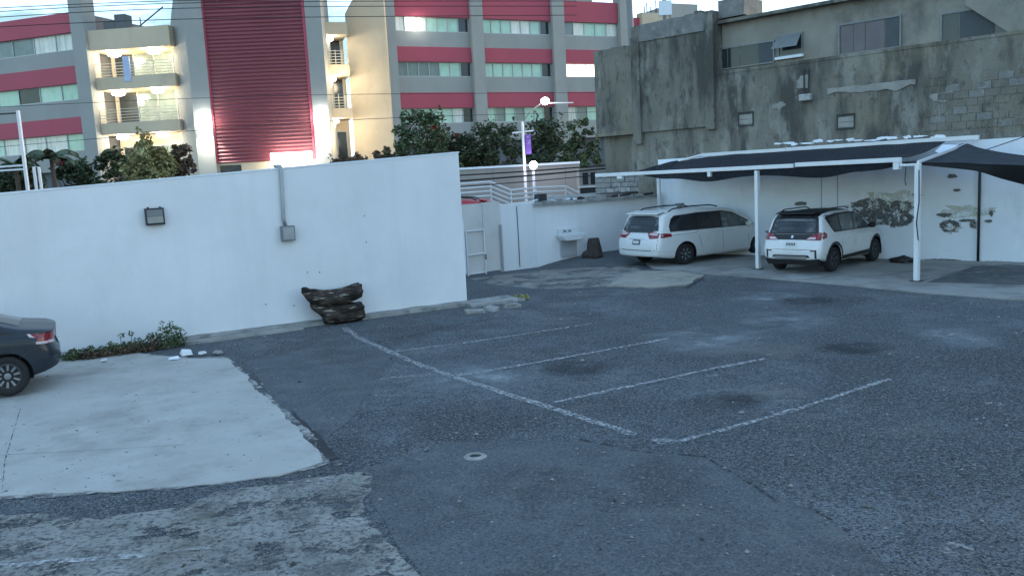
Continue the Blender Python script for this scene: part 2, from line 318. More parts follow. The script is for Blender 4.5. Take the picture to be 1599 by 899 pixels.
def leaf_cloud(mb, c, rad, n, size, rnd, shape=None):
    for i in range(n):
        while True:
            d = Vector((rnd.uniform(-1, 1), rnd.uniform(-1, 1), rnd.uniform(-1, 1)))
            if .2 < d.length < 1: break
        d = d.normalized() * d.length ** .5
        p = c + Vector((d.x * rad[0], d.y * rad[1], d.z * rad[2])); s_ = size * (.6 + .8 * rnd.random())
        a = Vector((rnd.gauss(0, 1), rnd.gauss(0, 1), rnd.gauss(0, .6))).normalized(); b = a.cross(Vector((rnd.gauss(0, 1), rnd.gauss(0, 1), rnd.gauss(0, 1)))).normalized()
        mb.add([p - a * s_, p + b * s_ * .45, p + a * s_, p - b * s_ * .45], [(0, 1, 2, 3)])
def shard(rnd, c, a, b, h):
    an = rnd.random() * 6.28; ca, sa = math.cos(an), math.sin(an); q = []
    for z, k in ((0, 1), (h, .8)):
        for sx, sy in ((-1, -1), (1, -1), (1, 1), (-1, 1)):
            x, y = sx * a * k * (.6 + .5 * rnd.random()), sy * b * k * (.6 + .5 * rnd.random()); q.append(c + Vector((ca * x - sa * y, sa * x + ca * y, z * (.6 + .6 * rnd.random()))))
    return MB().hexa(q)
# ================================================================== THE LOT: ground sheets
g = MB(); g.add([(-600, -60, 0), (600, -60, 0), (600, 1200, 0), (-600, 1200, 0)], [(0, 1, 2, 3)])
structure(g.build('ground', M['asphalt']))
WA = R(118.6); W0 = Vector((math.cos(WA) * 17.87, math.sin(WA) * 17.87, 0)); WD = Vector((math.sin(WA), -math.cos(WA), 0))
FW = Frame(W0, W0 + WD)                       # front face of the long white wall
BW = Frame((12.8, 22.56), (11.03, 24.24))     # wall behind the carport (runs leftwards)
smooth_pts = [G(*p) for p in [(545, 740), (700, 690), (905, 688), (985, 700), (1040, 706), (1120, 716), (1200, 770), (1285, 802), (1370, 870), (1420, 960)]] + [Vector((1.6, 3.2, 0)), Vector((-1.1, 3.2, 0)), G(655, 898), G(590, 800)]
sheet('asphalt_patch', smooth_pts, .004, M['asphalt_smooth'], .2, .07, 3)
sheet('asphalt_patch', [G(*p) for p in [(380, 566), (520, 525), (610, 560), (560, 640), (500, 700), (450, 650)]], .0045, M['asphalt_smooth'], .2, .08, 11)
slab = [FW.p(-4.5, .5, 0), FW.p(-.3, .5, 0), FW.p(1.0, .56, 0), G(290, 560), G(355, 560), G(372, 580), G(388, 588), G(398, 610), G(436, 636), G(446, 655), G(470, 672), G(508, 722), G(440, 742), G(330, 757), G(180, 768), G(0, 777), G(-200, 790), Vector((-12, 8.5, 0))]
sheet('slab_fringe', [p + (p - Vector((-6, 11.2, 0))).normalized() * .075 for p in slab], .0105, M['concrete_fringe'], .07, .10, 77)
sheet('concrete_slab', slab, .014, M['concrete'], .07, .055, 5, .06)
sheet('oil_stain', [G(*p) for p in [(455, 640), (475, 655), (530, 715), (500, 724), (465, 690)]], .0085, M['asphalt_dark'], .1, .05, 2)
0 and sheet('asphalt_edge', [G(*p) for p in [(-160, 800), (0, 778), (180, 769), (330, 758), (440, 745), (515, 728), (530, 742), (440, 768), (330, 785), (290, 806), (150, 818), (0, 808), (-150, 835)]], .0105, M['asphalt_dark'], .15, .03, 8)
sheet('worn_concrete', [G(*p) for p in [(-160, 812), (0, 800), (160, 808), (285, 790), (335, 768), (440, 750), (572, 738), (578, 775), (572, 812), (600, 850), (655, 900)]] + [Vector((-.75, 3.5, 0)), Vector((-6, 3.5, 0))], .0065, M['concrete_worn'], .12, .10, 21)
strip('parking_line', [G(-60, 892), G(0, 886), G(120, 876), G(230, 869)], .085, .0165, M['paint_line'], 3)
strip('parking_line', [G(250, 865), G(330, 856), G(430, 842), G(520, 828), G(580, 815)], .07, .0165, M['paint_faint'], 5)
M['dust'] = worn(mat('dry dust', (.27, .30, .31), .95, .2, 4, stains=[((.07, .08, .09), 30, .5, .6, None, .75)]), 1.3, .34, .66, None, True)
for i, pp in enumerate(([(1120, 500), (1180, 482), (1290, 488), (1350, 505), (1270, 525), (1160, 520)], [(590, 600), (700, 560), (800, 560), (900, 600), (780, 625), (660, 615)], [(960, 530), (1100, 505), (1230, 520), (1180, 560), (1010, 560)], [(1080, 455), (1250, 458), (1350, 475), (1180, 482)], [(1380, 500), (1480, 500), (1599, 530), (1480, 560)])):
    sheet('dust_patch', [G(*p) for p in pp], .0075 + .0003 * i, M['dust'], .2, .2, 50 + i)
M['oil'] = worn(mat('oil drips', (.026, .029, .033), .7, .3, 5), 2.2, .36, .62, None, True)
for i, (u, v, r) in enumerate(((900, 575, .5), (1150, 625, .45), (1330, 545, .6), (1255, 470, .7))):
    c = G(u, v); sheet('oil_stain', [c + Vector((math.cos(a) * r * 1.3, math.sin(a) * r, 0)) for a in [k * math.pi / 8 for k in range(16)]], .0098 + .0002 * i, M['oil'], .15, .12, 90 + i)
# stall lines
strip('parking_line', [G(538, 512), G(560, 528), G(600, 546), G(660, 572), G(735, 598), G(830, 628), G(900, 650), G(992, 680)], .125, .0125, M['paint_line'], 1)
strip('parking_line', [G(615, 550), G(740, 534), G(925, 506)], .085, .0125, M['paint_line'], 7)
strip('parking_line', [G(700, 590), G(735, 584), G(860, 563), G(1045, 529)], .09, .0125, M['paint_line'], 8)
strip('parking_line', [G(866, 629), G(940, 613), G(1045, 591), G(1120, 575), G(1195, 561)], .095, .0125, M['paint_line'], 9)
strip('parking_line', [G(1018, 688), G(1060, 690), G(1130, 672), G(1250, 638), G(1390, 592)], .085, .0125, M['paint_line'], 10)
strip('parking_line', [G(590, 592), G(640, 588), G(720, 584)], .16, .0120, M['paint_faint'], 14)
for i, (u, v, r) in enumerate([(1070, 520, .13), (1112, 588, .10), (1100, 579, .06), (1554, 632, .11), (655, 718, .06), (1493, 860, .11), (750, 659, .03), (1040, 690, .12), (1110, 612, .05), (1200, 555, .05)]):
    c = G(u, v); sheet('paint_spot', [c + Vector((math.cos(a) * r * 1.1, math.sin(a) * r, 0)) for a in [k * math.pi / 5 for k in range(10)]], .013, M['paint_faint'], .05, .05, i)
# jagged seam of old asphalt
strip('asphalt_crack', [G(*p) for p in [(905, 686), (960, 697), (1000, 706), (1100, 713), (1180, 760), (1215, 785), (1270, 797), (1330, 830)]], .035, .0085, M['crack'], 6)
strip('asphalt_crack', [G(*p) for p in [(590, 535), (640, 525), (700, 510), (770, 498)]], .07, .0085, M['crack'], 16)
strip('slab_crack', [G(*p) for p in [(32, 640), (20, 680), (8, 720), (3, 776)]], .010, .0185, M['crack'], 26)
strip('slab_crack', [G(*p) for p in [(0, 712), (120, 706), (220, 700), (290, 696)]], .006, .0185, M['seam'], 27)
# carport floor
K = Vector((5.35, 29.64, 0))
cf = [G(1098, 428), G(1180, 434), G(1262, 441), G(1350, 449), G(1440, 458), G(1520, 464), G(1599, 470), Vector((13.2, 11.5, 0)), Vector((17, 18.3, 0)), BW.p(-4.5, .05, 0), BW.p(10.2, .05, 0), Vector((4.3, 28.6, 0)), Vector((4.3, 25.0, 0))]
sheet('carport_floor', cf, .03, M['concrete_floor'], .25, .04, 31, .06)
sheet('asphalt_apron', [G(*p) for p in [(1445, 443), (1520, 418), (1575, 415), (1640, 420), (1700, 450), (1599, 447), (1500, 444)]], .0345, M['apron'], .2, .05, 33)
sheet('concrete_patch', [G(*p) for p in [(945, 448), (975, 432), (1000, 424), (1050, 424), (1098, 431), (1072, 446), (1020, 450)]], .034, M['concrete_tan'], .12, .12, 35, .04)
strip('slab_crack', [G(1436, 441), G(1480, 430), G(1540, 415)], .03, .0350, M['seam'], 41)
strip('slab_crack', [G(1070, 449, .03), G(1100, 432, .03)], .05, .0390, M['seam'], 42)
sheet('driveway_patch', [G(*p) for p in [(735, 435), (830, 425), (940, 405), (985, 398), (1000, 424), (950, 447), (860, 452), (780, 446)]], .004, M['driveway'], .2, .15, 44)
# ramp of asphalt banked up against the low wall
rm = MB(); A_ = Vector((.9, 27.0, 0)); ns = 14
LWd = (K - A_).normalized(); LWn = Vector((LWd.y, -LWd.x, 0))
for i in range(ns + 1):
    t = i / ns; p = A_ + LWd * (t * 4.4); h = .27 * math.sin(min(t * 1.15, 1) * math.pi * .62) ** .8 if t > 0 else .0
    for o, k in ((-.02, 1), (.5, .93), (1.1, .55), (1.8, .16), (2.4, 0)):
        q = p + LWn * o * (.4 + .6 * min(1, t * 2)); rm.v.append(Vector((q.x, q.y, .006 + h * k)))
    if i:
        for j in range(4): rm.f.append(((i - 1) * 5 + j, (i - 1) * 5 + j + 1, i * 5 + j + 1, i * 5 + j))
structure(rm.build('driveway_ramp', M['asphalt_smooth'], smooth=True))

# pebbles: loose chips over the near ground
pm = MB(); rnd = random.Random(3)
for i in range(5200):
    y = 3.8 + 17 * rnd.random() ** 1.7; x = (rnd.random() - .5) * 1.5 * (y + 3); s = rnd.choice((.007, .009, .012, .012, .018, .03 if rnd.random() < .25 else .01))
    if FW.n.dot(Vector((x, y, 0)) - FW.A) < .5: continue
    z0 = .012; p = Vector((x, y, z0)); a = rnd.random() * 6.28; ca, sa = math.cos(a), math.sin(a); k1, k2, k3 = s * (.7 + rnd.random()), s * (.5 + rnd.random() * .7), s * (.3 + .5 * rnd.random())
    pm.add([p + Vector((ca * k1, sa * k1, 0)), p + Vector((-sa * k2, ca * k2, 0)), p - Vector((ca * k1, sa * k1, 0)), p - Vector((-sa * k2, ca * k2, 0)), p + Vector((0, 0, k3))], [(0, 1, 4), (1, 2, 4), (2, 3, 4), (3, 0, 4)])
tag(pm.build('gravel', mat('loose chips', (.17, .168, .16), .95, .2, 20, island=.85)), 'loose pale and dark gravel chips scattered over the asphalt lot', 'gravel', None, 'stuff')

# ================================================================== LONG WHITE WALL with its lamp, meter box, log
ww = thing('boundary_wall', 'long smooth white boundary wall behind the charred log', 'wall', FW.p(2, 0, 0))
mb = MB(); zt = lambda s: 3.15 + .05 * s
s0, s1 = -9.0, 8.5
mb.hexa([FW.p(s0, 0, -.05), FW.p(s1, 0, -.05), FW.p(s1, -.2, -.05), FW.p(s0, -.2, -.05), FW.p(s0, 0, zt(s0)), FW.p(s1, 0, zt(s1)), FW.p(s1, -.2, zt(s1)), FW.p(s0, -.2, zt(s0))])
mb.build('wall', M['stucco'], ww)
mb = MB(); mb.hexa([FW.p(s0, .012, zt(s0) + .002), FW.p(s1 + .02, .012, zt(s1) + .002), FW.p(s1 + .02, -.21, zt(s1) + .002), FW.p(s0, -.21, zt(s0) + .002), FW.p(s0, .012, zt(s0) + .035), FW.p(s1 + .02, .012, zt(s1) + .035), FW.p(s1 + .02, -.21, zt(s1) + .035), FW.p(s0, -.21, zt(s0) + .035)])
mb.build('coping', M['stucco_old'], ww)
for u, v in ((480, 425), (499, 425), (415, 475), (459, 477), (569, 337), (572, 378)):
    s, z = FW.sz(u, v); MB().fbox(FW, s - .012, s + .012, -.01, .003, z - .012, z + .012).build('anchor_hole', M['seam'], ww)
# kerb / footing along the wall
def kerb(s_a, s_b, o0, o1, h, seed):
    mb = MB(); n = int((s_b - s_a) / .15)
    for i in range(n + 1):
        s = s_a + (s_b - s_a) * i / n; e = noise.noise(Vector((s * 1.7, seed, 0))) * .05; hh = h + noise.noise(Vector((s * 2.3, seed, 5))) * .018
        mb.v += [FW.p(s, o0, -.02), FW.p(s, o0, hh), FW.p(s, o1 + e, hh * .86), FW.p(s, o1 + e + .02, -.02)]
        if i:
            b = len(mb.v) - 8; mb.f += [(b, b + 4, b + 5, b + 1), (b + 1, b + 5, b + 6, b + 2), (b + 2, b + 6, b + 7, b + 3)]
    e = len(mb.v); mb.f += [(0, 1, 2, 3), (e - 4, e - 3, e - 2, e - 1)]
    return mb
structure(kerb(-9, 9.6, .003, .30, .09, 1).build('kerb', M['kerb']))
structure(kerb(-9, 4.4, .325, .56, .055, 7).build('kerb', M['kerb']))
brk = kerb(8.3, 9.75, .30, .62, .07, 13); structure(brk.build('kerb', M['rubble']))
# wall lamp
s, z = FW.sz(241, 338)
t = thing('wall_lamp', 'square dark floodlight mounted high on the white wall, unlit', 'wall lamp', FW.p(s, 0, z))
MB().fbox(FW, s - .175, s + .175, .003, .13, z - .165, z + .165).build('housing', M['dark_metal'], t, bevel=.008)
MB().fbox(FW, s - .145, s + .145, .132, .139, z + .005, z + .135).build('visor', M['grey_metal'], t)
MB().hexa([FW.p(s - .145, .16, z - .125), FW.p(s + .145, .16, z - .125), FW.p(s + .145, .132, z - .125), FW.p(s - .145, .132, z - .125), FW.p(s - .145, .137, z), FW.p(s + .145, .137, z), FW.p(s + .145, .132, z), FW.p(s - .145, .132, z)]).build('lens', M['lamp_glass'], t)
for k in (-1, 1): MB().fbox(FW, s + k * .11 - .02, s + k * .11 + .02, .05, .10, z + .166, z + .19).build('bracket', M['dark_metal'], t)
# meter box and conduit
s, z = FW.sz(448, 364); s2, z2 = FW.sz(436, 258); s3, _ = FW.sz(444, 350)
t = thing('junction_box', 'grey electrical box at the foot of a conduit on the white wall', 'electrical box', FW.p(s, 0, z))
MB().fbox(FW, s - .14, s + .14, .003, .15, z - .16, z + .16).build('box', M['grey_metal'], t, bevel=.008)
MB().fbox(FW, s - .115, s + .115, .151, .158, z - .13, z + .13).build('cover', M['galv'], t)
cm = MB(); cm.tube([FW.p(s3 + .01, .045, z + .16), FW.p(s3 - .02, .045, z + .3), FW.p(s2 + .02, .045, z2 - .05), FW.p(s2, .02, zt(s2) + .07), FW.p(s2 - .02, -.3, zt(s2) + .08)], .04, 8); cm.build('conduit', M['galv'], t, smooth=True)
# log
s, z = FW.sz(520, 480)
Tm = Matrix.Translation(FW.p(5.25, .34, 0)) @ Matrix.Rotation(math.atan2(FW.d.y, FW.d.x), 4, 'Z')
t = thing('log', 'charred dark tree log stub leaning on the white wall', 'log', FW.p(5.25, .34, 0))
def log_part(pts, seed, prof=1.0, n=26, m=30):
    mb = MB(); b = 0
    pv = [Vector(p[:3]) for p in pts]; rr = [(p[3], p[4]) for p in pts]
    for i in range(m):
        f = i / (m - 1) * (len(pts) - 1); j = min(int(f), len(pts) - 2); q = f - j; q2 = q * q * (3 - 2 * q)
        c = pv[j].lerp(pv[j + 1], q); ry = rr[j][0] * (1 - q2) + rr[j + 1][0] * q2; rz = rr[j][1] * (1 - q2) + rr[j + 1][1] * q2
        e = .55 if i in (0, m - 1) else 1
        for k in range(n):
            a = 2 * math.pi * k / n; d = Vector((0, math.cos(a), math.sin(a)))
            h = 1 + .22 * noise.noise(Vector((c.x * 1.2, d.y * 2.6 + seed, d.z * 2.6))) + .16 * noise.noise(Vector((c.x * 3 + seed, d.y * 7, d.z * 7)))
            dx = .05 * noise.noise(Vector((seed, d.y * 3, d.z * 3 + i * .1)))
            mb.v.append(Tm @ (c + Vector((dx, d.y * ry * h * e, d.z * rz * h * e))))
    for i in range(m - 1):
        for k in range(n): mb.f.append((i * n + k, i * n + (k + 1) % n, (i + 1) * n + (k + 1) % n, (i + 1) * n + k))
    mb.f.append(tuple(range(n))); mb.f.append(tuple((m - 1) * n + k for k in range(n))); return mb
log_part([(-.36, 0, .22, .20, .19), (-.1, .0, .22, .27, .21), (.3, .0, .22, .26, .20), (.54, 0, .23, .23, .19)], 1.0).build('trunk', M['log'], t, smooth=True)
log_part([(-.76, 0, .80, .06, .08), (-.64, 0, .70, .13, .15), (-.38, 0, .55, .22, .21), (.05, 0, .56, .24, .19), (.35, .02, .63, .23, .18), (.54, .02, .68, .19, .15)], 4.0).build('limb', M['log'], t, smooth=True)
log_part([(-.60, .02, .52, .09, .11), (-.40, .02, .38, .19, .17), (-.15, .02, .26, .21, .19)], 8.0).build('root', M['log'], t, smooth=True)

# weeds, chunks by the wall
wm_ = MB(); rnd = random.Random(9)
def blades(mb, cx, cy, n, r, h, rnd, wid=.012):
    for i in range(n):
        a = rnd.random() * 6.28; d = r * rnd.random() ** .6; x = cx + math.cos(a) * d; y = cy + math.sin(a) * d * .6
        hh = h * (.4 + .8 * rnd.random()); l = Vector((rnd.gauss(0, .35), rnd.gauss(0, .35), 1)).normalized() * hh; b = rnd.random() * 6.28; q = Vector((math.cos(b), math.sin(b), 0)) * wid * (1 + rnd.random() * 1.5)
        p = Vector((x, y, .02)); mid = p + l * .55 + q * .4
        mb.add([p - q * .5, p + q * .5, mid + q * .9, p + l + Vector((l.x, l.y, 0)) * .6, mid - q * .9], [(0, 1, 2, 4), (4, 2, 3)])
wg = MB(); wb = MB()
for i in range(0):
    f = i / 33; s_ = -.05 + f * 2.05; o = .62 + rnd.gauss(0, .09); p = FW.p(s_, o, 0)
    big = .16 if f < .5 else .24
    blades(wg, p.x, p.y, 34, .17, big * (.5 + .5 * rnd.random()), rnd)
    if .15 < f < .75: blades(wb, p.x + .05, p.y - .10, 26, .18, .16, rnd)
for i in range(46):
    f = i / 45; p = FW.p(-.05 + f * 2.05, .60 + rnd.gauss(0, .08), 0); hh = (.16 + .12 * f + (.14 if .8 < f < .97 else 0)) * (.6 + .7 * rnd.random())
    leaf_cloud(wg, Vector((p.x, p.y, hh * .55)), (.09, .08, hh * .55), 60, .03, rnd)
    if .1 < f < .8: leaf_cloud(wb, Vector((p.x + .05, p.y - .09, hh * .4)), (.10, .08, hh * .45), 50, .03, rnd)
for f in (.46, .55, .86, .90, .95):
    p = FW.p(-.05 + 2.05 * f, .5, 0); hh = .28 + .12 * rnd.random(); q_ = Vector((p.x, p.y, 0)); wb.tube([q_, q_ + Vector((.03, 0, hh))], .006, 4); leaf_cloud(wg, q_ + Vector((.03, 0, hh)), (.07, .07, .05), 12, .04, rnd); blades(wg, p.x, p.y, 8, .06, .2, rnd, .012)
tag(wg.build('weeds', mat('weed leaf', (.07, .105, .035), .7, .3, 3, island=.6)), 'strip of green weeds growing along the wall kerb beside the dark sedan', 'weeds', None, 'stuff')
tag(wb.build('weeds', M['leaf_brown']), 'dry brown weeds along the slab edge in front of the green ones', 'weeds', None, 'stuff')
p = FW.p(9.75, .5, 0); wg = MB(); blades(wg, p.x, p.y, 60, .18, .14, rnd)
tag(wg.build('weeds', M['leaf_olive']), 'small olive weed tuft at the broken kerb end past the white wall', 'weeds', None, 'stuff')
for i, (u, v, a, lab, m_) in enumerate([(292, 553, .16, 'flat broken white concrete chunk at the right end of the weeds', 'stucco'), (316, 552, .08, 'small cubic white rubble chunk between the weeds and the log', 'stucco'), (163, 563, .07, 'crumpled white scrap lying among the weeds', 'enamel'), (272, 560, .09, 'thin pale tile shard at the slab corner by the weeds', 'stucco_old'), (340, 551, .09, 'grey rubble lump beside the kerb at the far slab corner', 'rubble')]):
    c = G(u, v, .03); bb = shard(rnd, c, a, a * .7, a * .5)
    tag(bb.build('rubble_chunk', M[m_]), lab, 'rubble')
for i, (u, v, a, lab) in enumerate([(742, 489, .22, 'wide broken concrete lump along the kerb past the wall end'), (768, 484, .20, 'pale broken concrete slab piece by the kerb end'), (800, 479, .18, 'dark broken concrete piece at the tip of the kerb')]):
    c = G(u, v); bb = shard(rnd, c, a * 1.3, a * .7, a * .4)
    tag(bb.build('concrete_chunk', M['kerb' if i != 1 else 'rubble']), lab, 'rubble')
# ring of an old post hole
c = G(742, 713)
mb = MB(); mb.lathe([(.07, .0), (.07, .02), (.105, .024), (.125, .006)], 22, Matrix.Translation(c) @ Matrix.Scale(.8, 4, (0, 1, 0)) if False else Matrix.Translation(c))
t = thing('post_socket', 'pale ring of an old post socket set in the near asphalt', 'post socket', c)
mb2 = MB(); n = 26
for k in range(n):
    a = 2 * math.pi * k / n; j = 1 + .10 * noise.noise(Vector((math.cos(a) * 2, math.sin(a) * 2, 3)))
    for r_, z_ in ((.065, .005), (.072, .022), (.10 * j, .022), (.125 * j, .004)): mb2.v.append(c + Vector((math.cos(a) * r_, math.sin(a) * r_ * .95, z_)))
for k in range(n):
    for j in range(3): mb2.f.append((k * 4 + j, ((k + 1) % n) * 4 + j, ((k + 1) % n) * 4 + j + 1, k * 4 + j + 1))
mb2.build('ring', M['rubble'], t); MB().lathe([(.068, .005), (.066, .0075)], 20, Matrix.Translation(c)).build('core', M['asphalt_dark'], t)

# ================================================================== CARS
def lut(tab, x):
    if x <= tab[0][0]: return tab[0][1]
    for (a, b), (c, d) in zip(tab, tab[1:]):
        if x <= c:
            q = (x - a) / (c - a); q = q * q * (3 - 2 * q) * .35 + q * .65; return b + (d - b) * q
    return tab[-1][1]
def catmull(pts, n):
    out = []; m = len(pts)
    for i in range(m - 1):
        p0, p1, p2, p3 = pts[max(i - 1, 0)], pts[i], pts[i + 1], pts[min(i + 2, m - 1)]
        for j in range(n):
            t = j / n; out.append(tuple(.5 * (2 * b + (c - a) * t + (2 * a - 5 * b + 4 * c - d) * t * t + (3 * b - a - 3 * c + d) * t ** 3) for a, b, c, d in zip(p0, p1, p2, p3)))
    out.append(pts[-1]); return out
class Car:
    def __init__(s, sp, name, label, cat, loc, rotz, paint, group=None):
        s.sp = sp; s.t = thing(name, label, cat, loc, rotz, group); s.paint = paint; s.body()
    def body(s):
        sp = s.sp; x0, x1 = sp['x0'], sp['x1']; W = sp['w'] / 2
        sts = []
        for ph in (0, .25, .5, .75, .95, 1.12, 1.28, 1.42, math.pi / 2): sts.append((x0 + sp['cap'] * (1 - math.cos(ph) ** (2 / sp['n'])) if ph < 1.57 else x0 + sp['cap'], math.sin(ph) ** (2 / sp['n']) if ph > 0 else .02))
        k = 34
        for i in range(1, k): sts.append((x0 + sp['cap'] + (x1 - x0 - sp['cap'] - sp['fcap']) * i / k, 1))
        for ph in (math.pi / 2, 1.42, 1.25, 1.05, .8, .5, .25, 0): sts.append((x1 - sp['fcap'] * (1 - math.cos(ph) ** (2 / 3)) if ph < 1.57 else x1 - sp['fcap'], math.sin(ph) ** (2 / 3) if ph > 0 else .02))
        rings = []
        for x, ys in sts:
            zb = lut(sp['bottom'], x); ztop = lut(sp['top'], x); belt = min(lut(sp['belt'], x), ztop - .10); gh = max(ztop - belt, .1)
            wr = max(W - .05 - .03 - gh * sp['tumble'], .3)
            fw = lut(sp['plan'], x)
            pts = [(0, zb), (W * .80, zb), (W * .95, zb + .05), (W * .985, zb + .18), (W, .58), (W * .992, belt - .10), (W - .045, belt), (wr + .05, ztop - min(.11, gh * .4)), (wr - .06, ztop - min(.03, gh * .15)), (wr * .55, ztop - .004), (0, ztop + .012)]
            pts = catmull(pts, 4); ring = []
            fr = max(0, 1 - (x - x0) / 1.1); ff = max(0, 1 - (x1 - x) / 1.2)
            for y, z in pts:
                xx = x + lut(sp['rear'], z) * fr + lut(sp['front'], z) * ff
                ring.append((xx, y * ys * fw, z))
            rings.append(ring)
        mb = MB(); m = len(rings[0]); full = 2 * m - 2
        for r in rings: mb.v += [Vector(p) for p in r] + [Vector((p[0], -p[1], p[2])) for p in r[-2:0:-1]]
        for i in range(len(rings) - 1):
            for j in range(full): mb.f.append((i * full + j, i * full + (j + 1) % full, (i + 1) * full + (j + 1) % full, (i + 1) * full + j))
        e_ = (len(rings) - 1) * full
        for j in range(m - 1):
            q_ = [j, j + 1, full - j - 1, (full - j) % full]; q_ = [a for k, a in enumerate(q_) if a not in q_[:k]]
            mb.f.append(tuple(q_[::-1])); mb.f.append(tuple(e_ + a for a in q_))
        s.obj = mb.build('body', s.paint, s.t, smooth=True, local=True)
        bm = bmesh.new(); bm.from_mesh(s.obj.data); s.bvh = BVHTree.FromBMesh(bm); bm.free()
        # wheel arches cut out of the body
        cm = MB()
        for ax in (sp['ra'], sp['fa']):
            for sy in (-1, 1):
                T = Matrix.Translation((ax, sy * (W - .14), sp['wr'])) @ Matrix.Rotation(R(90), 4, 'X')
                cm.lathe([(sp['arch'], -.21), (sp['arch'], .21)], 40, T)
        cut = cm.build('cut', M['black'], None); cut.parent = s.t; bpy.context.view_layer.update()
        md = s.obj.modifiers.new('arch', 'BOOLEAN'); md.object = cut; md.solver = 'EXACT'; md.operation = 'DIFFERENCE'
        dg = bpy.context.evaluated_depsgraph_get(); me = bpy.data.meshes.new_from_object(s.obj.evaluated_get(dg)); s.obj.modifiers.clear(); s.obj.data = me
        bpy.data.objects.remove(cut)
        for p in me.polygons: p.use_smooth = True
        try: me.set_sharp_from_angle(angle=R(38))
        except Exception: pass
        # black wheel houses line the arches
        for ax in (sp['ra'], sp['fa']):
            for sy in (-1, 1):
                l = MB(); n = 30; rr = sp['arch'] - .004
                for k in range(n + 1):
                    a = -.35 + (math.pi + .7) * k / n
                    for yy in (W - .028, W - .345): l.v.append(Vector((ax + rr * math.cos(a), sy * yy, sp['wr'] + rr * math.sin(a))))
                    if k: l.f.append((2 * k - 2, 2 * k - 1, 2 * k + 1, 2 * k))
                l.f.append(tuple(2 * k + 1 for k in range(n + 1)))
                l.build('wheel_house', M['black'], s.t, local=True)
                s.wheel(ax, sy)
    def wheel(s, ax, sy):
        sp = s.sp; r = sp['wr']; T = Matrix.Translation((ax, sy * (sp['w'] / 2 - .135), r)) @ Matrix.Rotation(R(-90 * sy), 4, 'X')
        w_ = bpy.data.objects.new('wheel', None); C.objects.link(w_); w_.parent = s.t; ri = r * .66
        MB().lathe([(ri, -.10), (r * .9, -.105), (r * .985, -.08), (r, -.03), (r, .03), (r * .985, .08), (r * .9, .105), (ri + .01, .10), (ri - .01, .085)], 36, T).build('tyre', M['tyre'], w_, root=s.t, smooth=True, local=True)
        MB().lathe([(ri - .004, .03), (ri - .004, .095), (ri - .03, .098), (ri - .035, .05), (.02, .035)], 32, T).build('rim', M['rim_dark'], w_, local=True, smooth=False)
        ns = sp.get('spokes', 5); sm = MB()
        for k in range(ns):
            a = 2 * math.pi * k / ns + .2; d = Vector((math.cos(a), math.sin(a), 0)); q = Vector((-d.y, d.x, 0)); w0, w1 = sp.get('spw', (.035, .045))
            pts = [d * .04 - q * w0 + Vector((0, 0, .06)), d * .04 + q * w0 + Vector((0, 0, .06)), d * (ri - .02) + q * w1 + Vector((0, 0, .075)), d * (ri - .02) - q * w1 + Vector((0, 0, .075))]
            sm.hexa([T @ p for p in pts] + [T @ (p + Vector((0, 0, .02))) for p in pts])
        sm.lathe([(.055, .05), (.055, .098), (.03, .104)], 14, T); sm.build('spokes', M[sp.get('rimmat', 'rim')], w_, local=True)
        return w_
    def decal(s, name, poly, axis, m, off=.005, parent=None, grid=.07, smooth=True):
        pts = []; n = len(poly)
        for i in range(n):
            a = Vector(poly[i]); b = Vector(poly[(i + 1) % n]); k = max(1, int((b - a).length / grid))
            pts += [a.lerp(b, j / k) for j in range(k)]
        nb = len(pts); xs = [p.x for p in pts]; ys = [p.y for p in pts]
        def inside(x, y):
            c = False
            for i in range(nb):
                p, q = pts[i], pts[i - 1]
                if (p.y > y) != (q.y > y) and x < (q.x - p.x) * (y - p.y) / (q.y - p.y) + p.x: c = not c
            return c
        inner = []
        x = min(xs) + grid * .5
        while x < max(xs):
            y = min(ys) + grid * .5
            while y < max(ys):
                if inside(x, y) and min((Vector((x, y)) - p).length for p in pts) > grid * .4: inner.append(Vector((x, y)))
                y += grid
            x += grid
        vs, es, fs, *_ = delaunay_2d_cdt(pts + inner, [(i, (i + 1) % nb) for i in range(nb)], [], 1, 1e-6)
        out = []; dirs = {'L': Vector((0, -1, 0)), 'R': Vector((0, 1, 0)), 'B': Vector((1, 0, 0)), 'F': Vector((-1, 0, 0)), 'T': Vector((0, 0, -1))}[axis]
        for v in vs:
            o = {'L': Vector((v.x, 5, v.y)), 'R': Vector((v.x, -5, v.y)), 'B': Vector((-8, v.x, v.y)), 'F': Vector((8, v.x, v.y)), 'T': Vector((v.x, v.y, 5))}[axis]
            h, nrm, *_ = s.bvh.ray_cast(o, dirs)
            if h is None: h, nrm, *_ = s.bvh.ray_cast(o + Vector((.0013, .0017, .0011)), dirs)
            out.append(h)
        good = [h for h in out if h is not None]
        if not good: return None
        res = []
        for v, h in zip(vs, out):
            res.append(h - dirs * off if h is not None else Vector((0, 0, .5)))
        mb = MB(); mb.v = res; mb.f = [tuple(f) for f in fs if all(out[i] is not None for i in f)]
        o = mb.build(name, m, parent or s.t, local=True, smooth=smooth)
        # give it an edge so it has thickness
        return o
    def sides(s, name, poly, m, off=.005, only=None, **k):
        for ax in ('L', 'R'):
            if only and ax != only: continue
            s.decal(name, poly, ax, m, off, **k)
    def line(s, name, pts, axis, wdt=.012, m=None, off=.003):
        for a, b in zip(pts, pts[1:]):
            a = Vector(a); b = Vector(b); d = (b - a).normalized(); q = Vector((-d.y, d.x)) * wdt / 2
            s.decal(name, [a - q, b - q, b + q, a + q], axis, m or M['seam'], off, grid=.15)

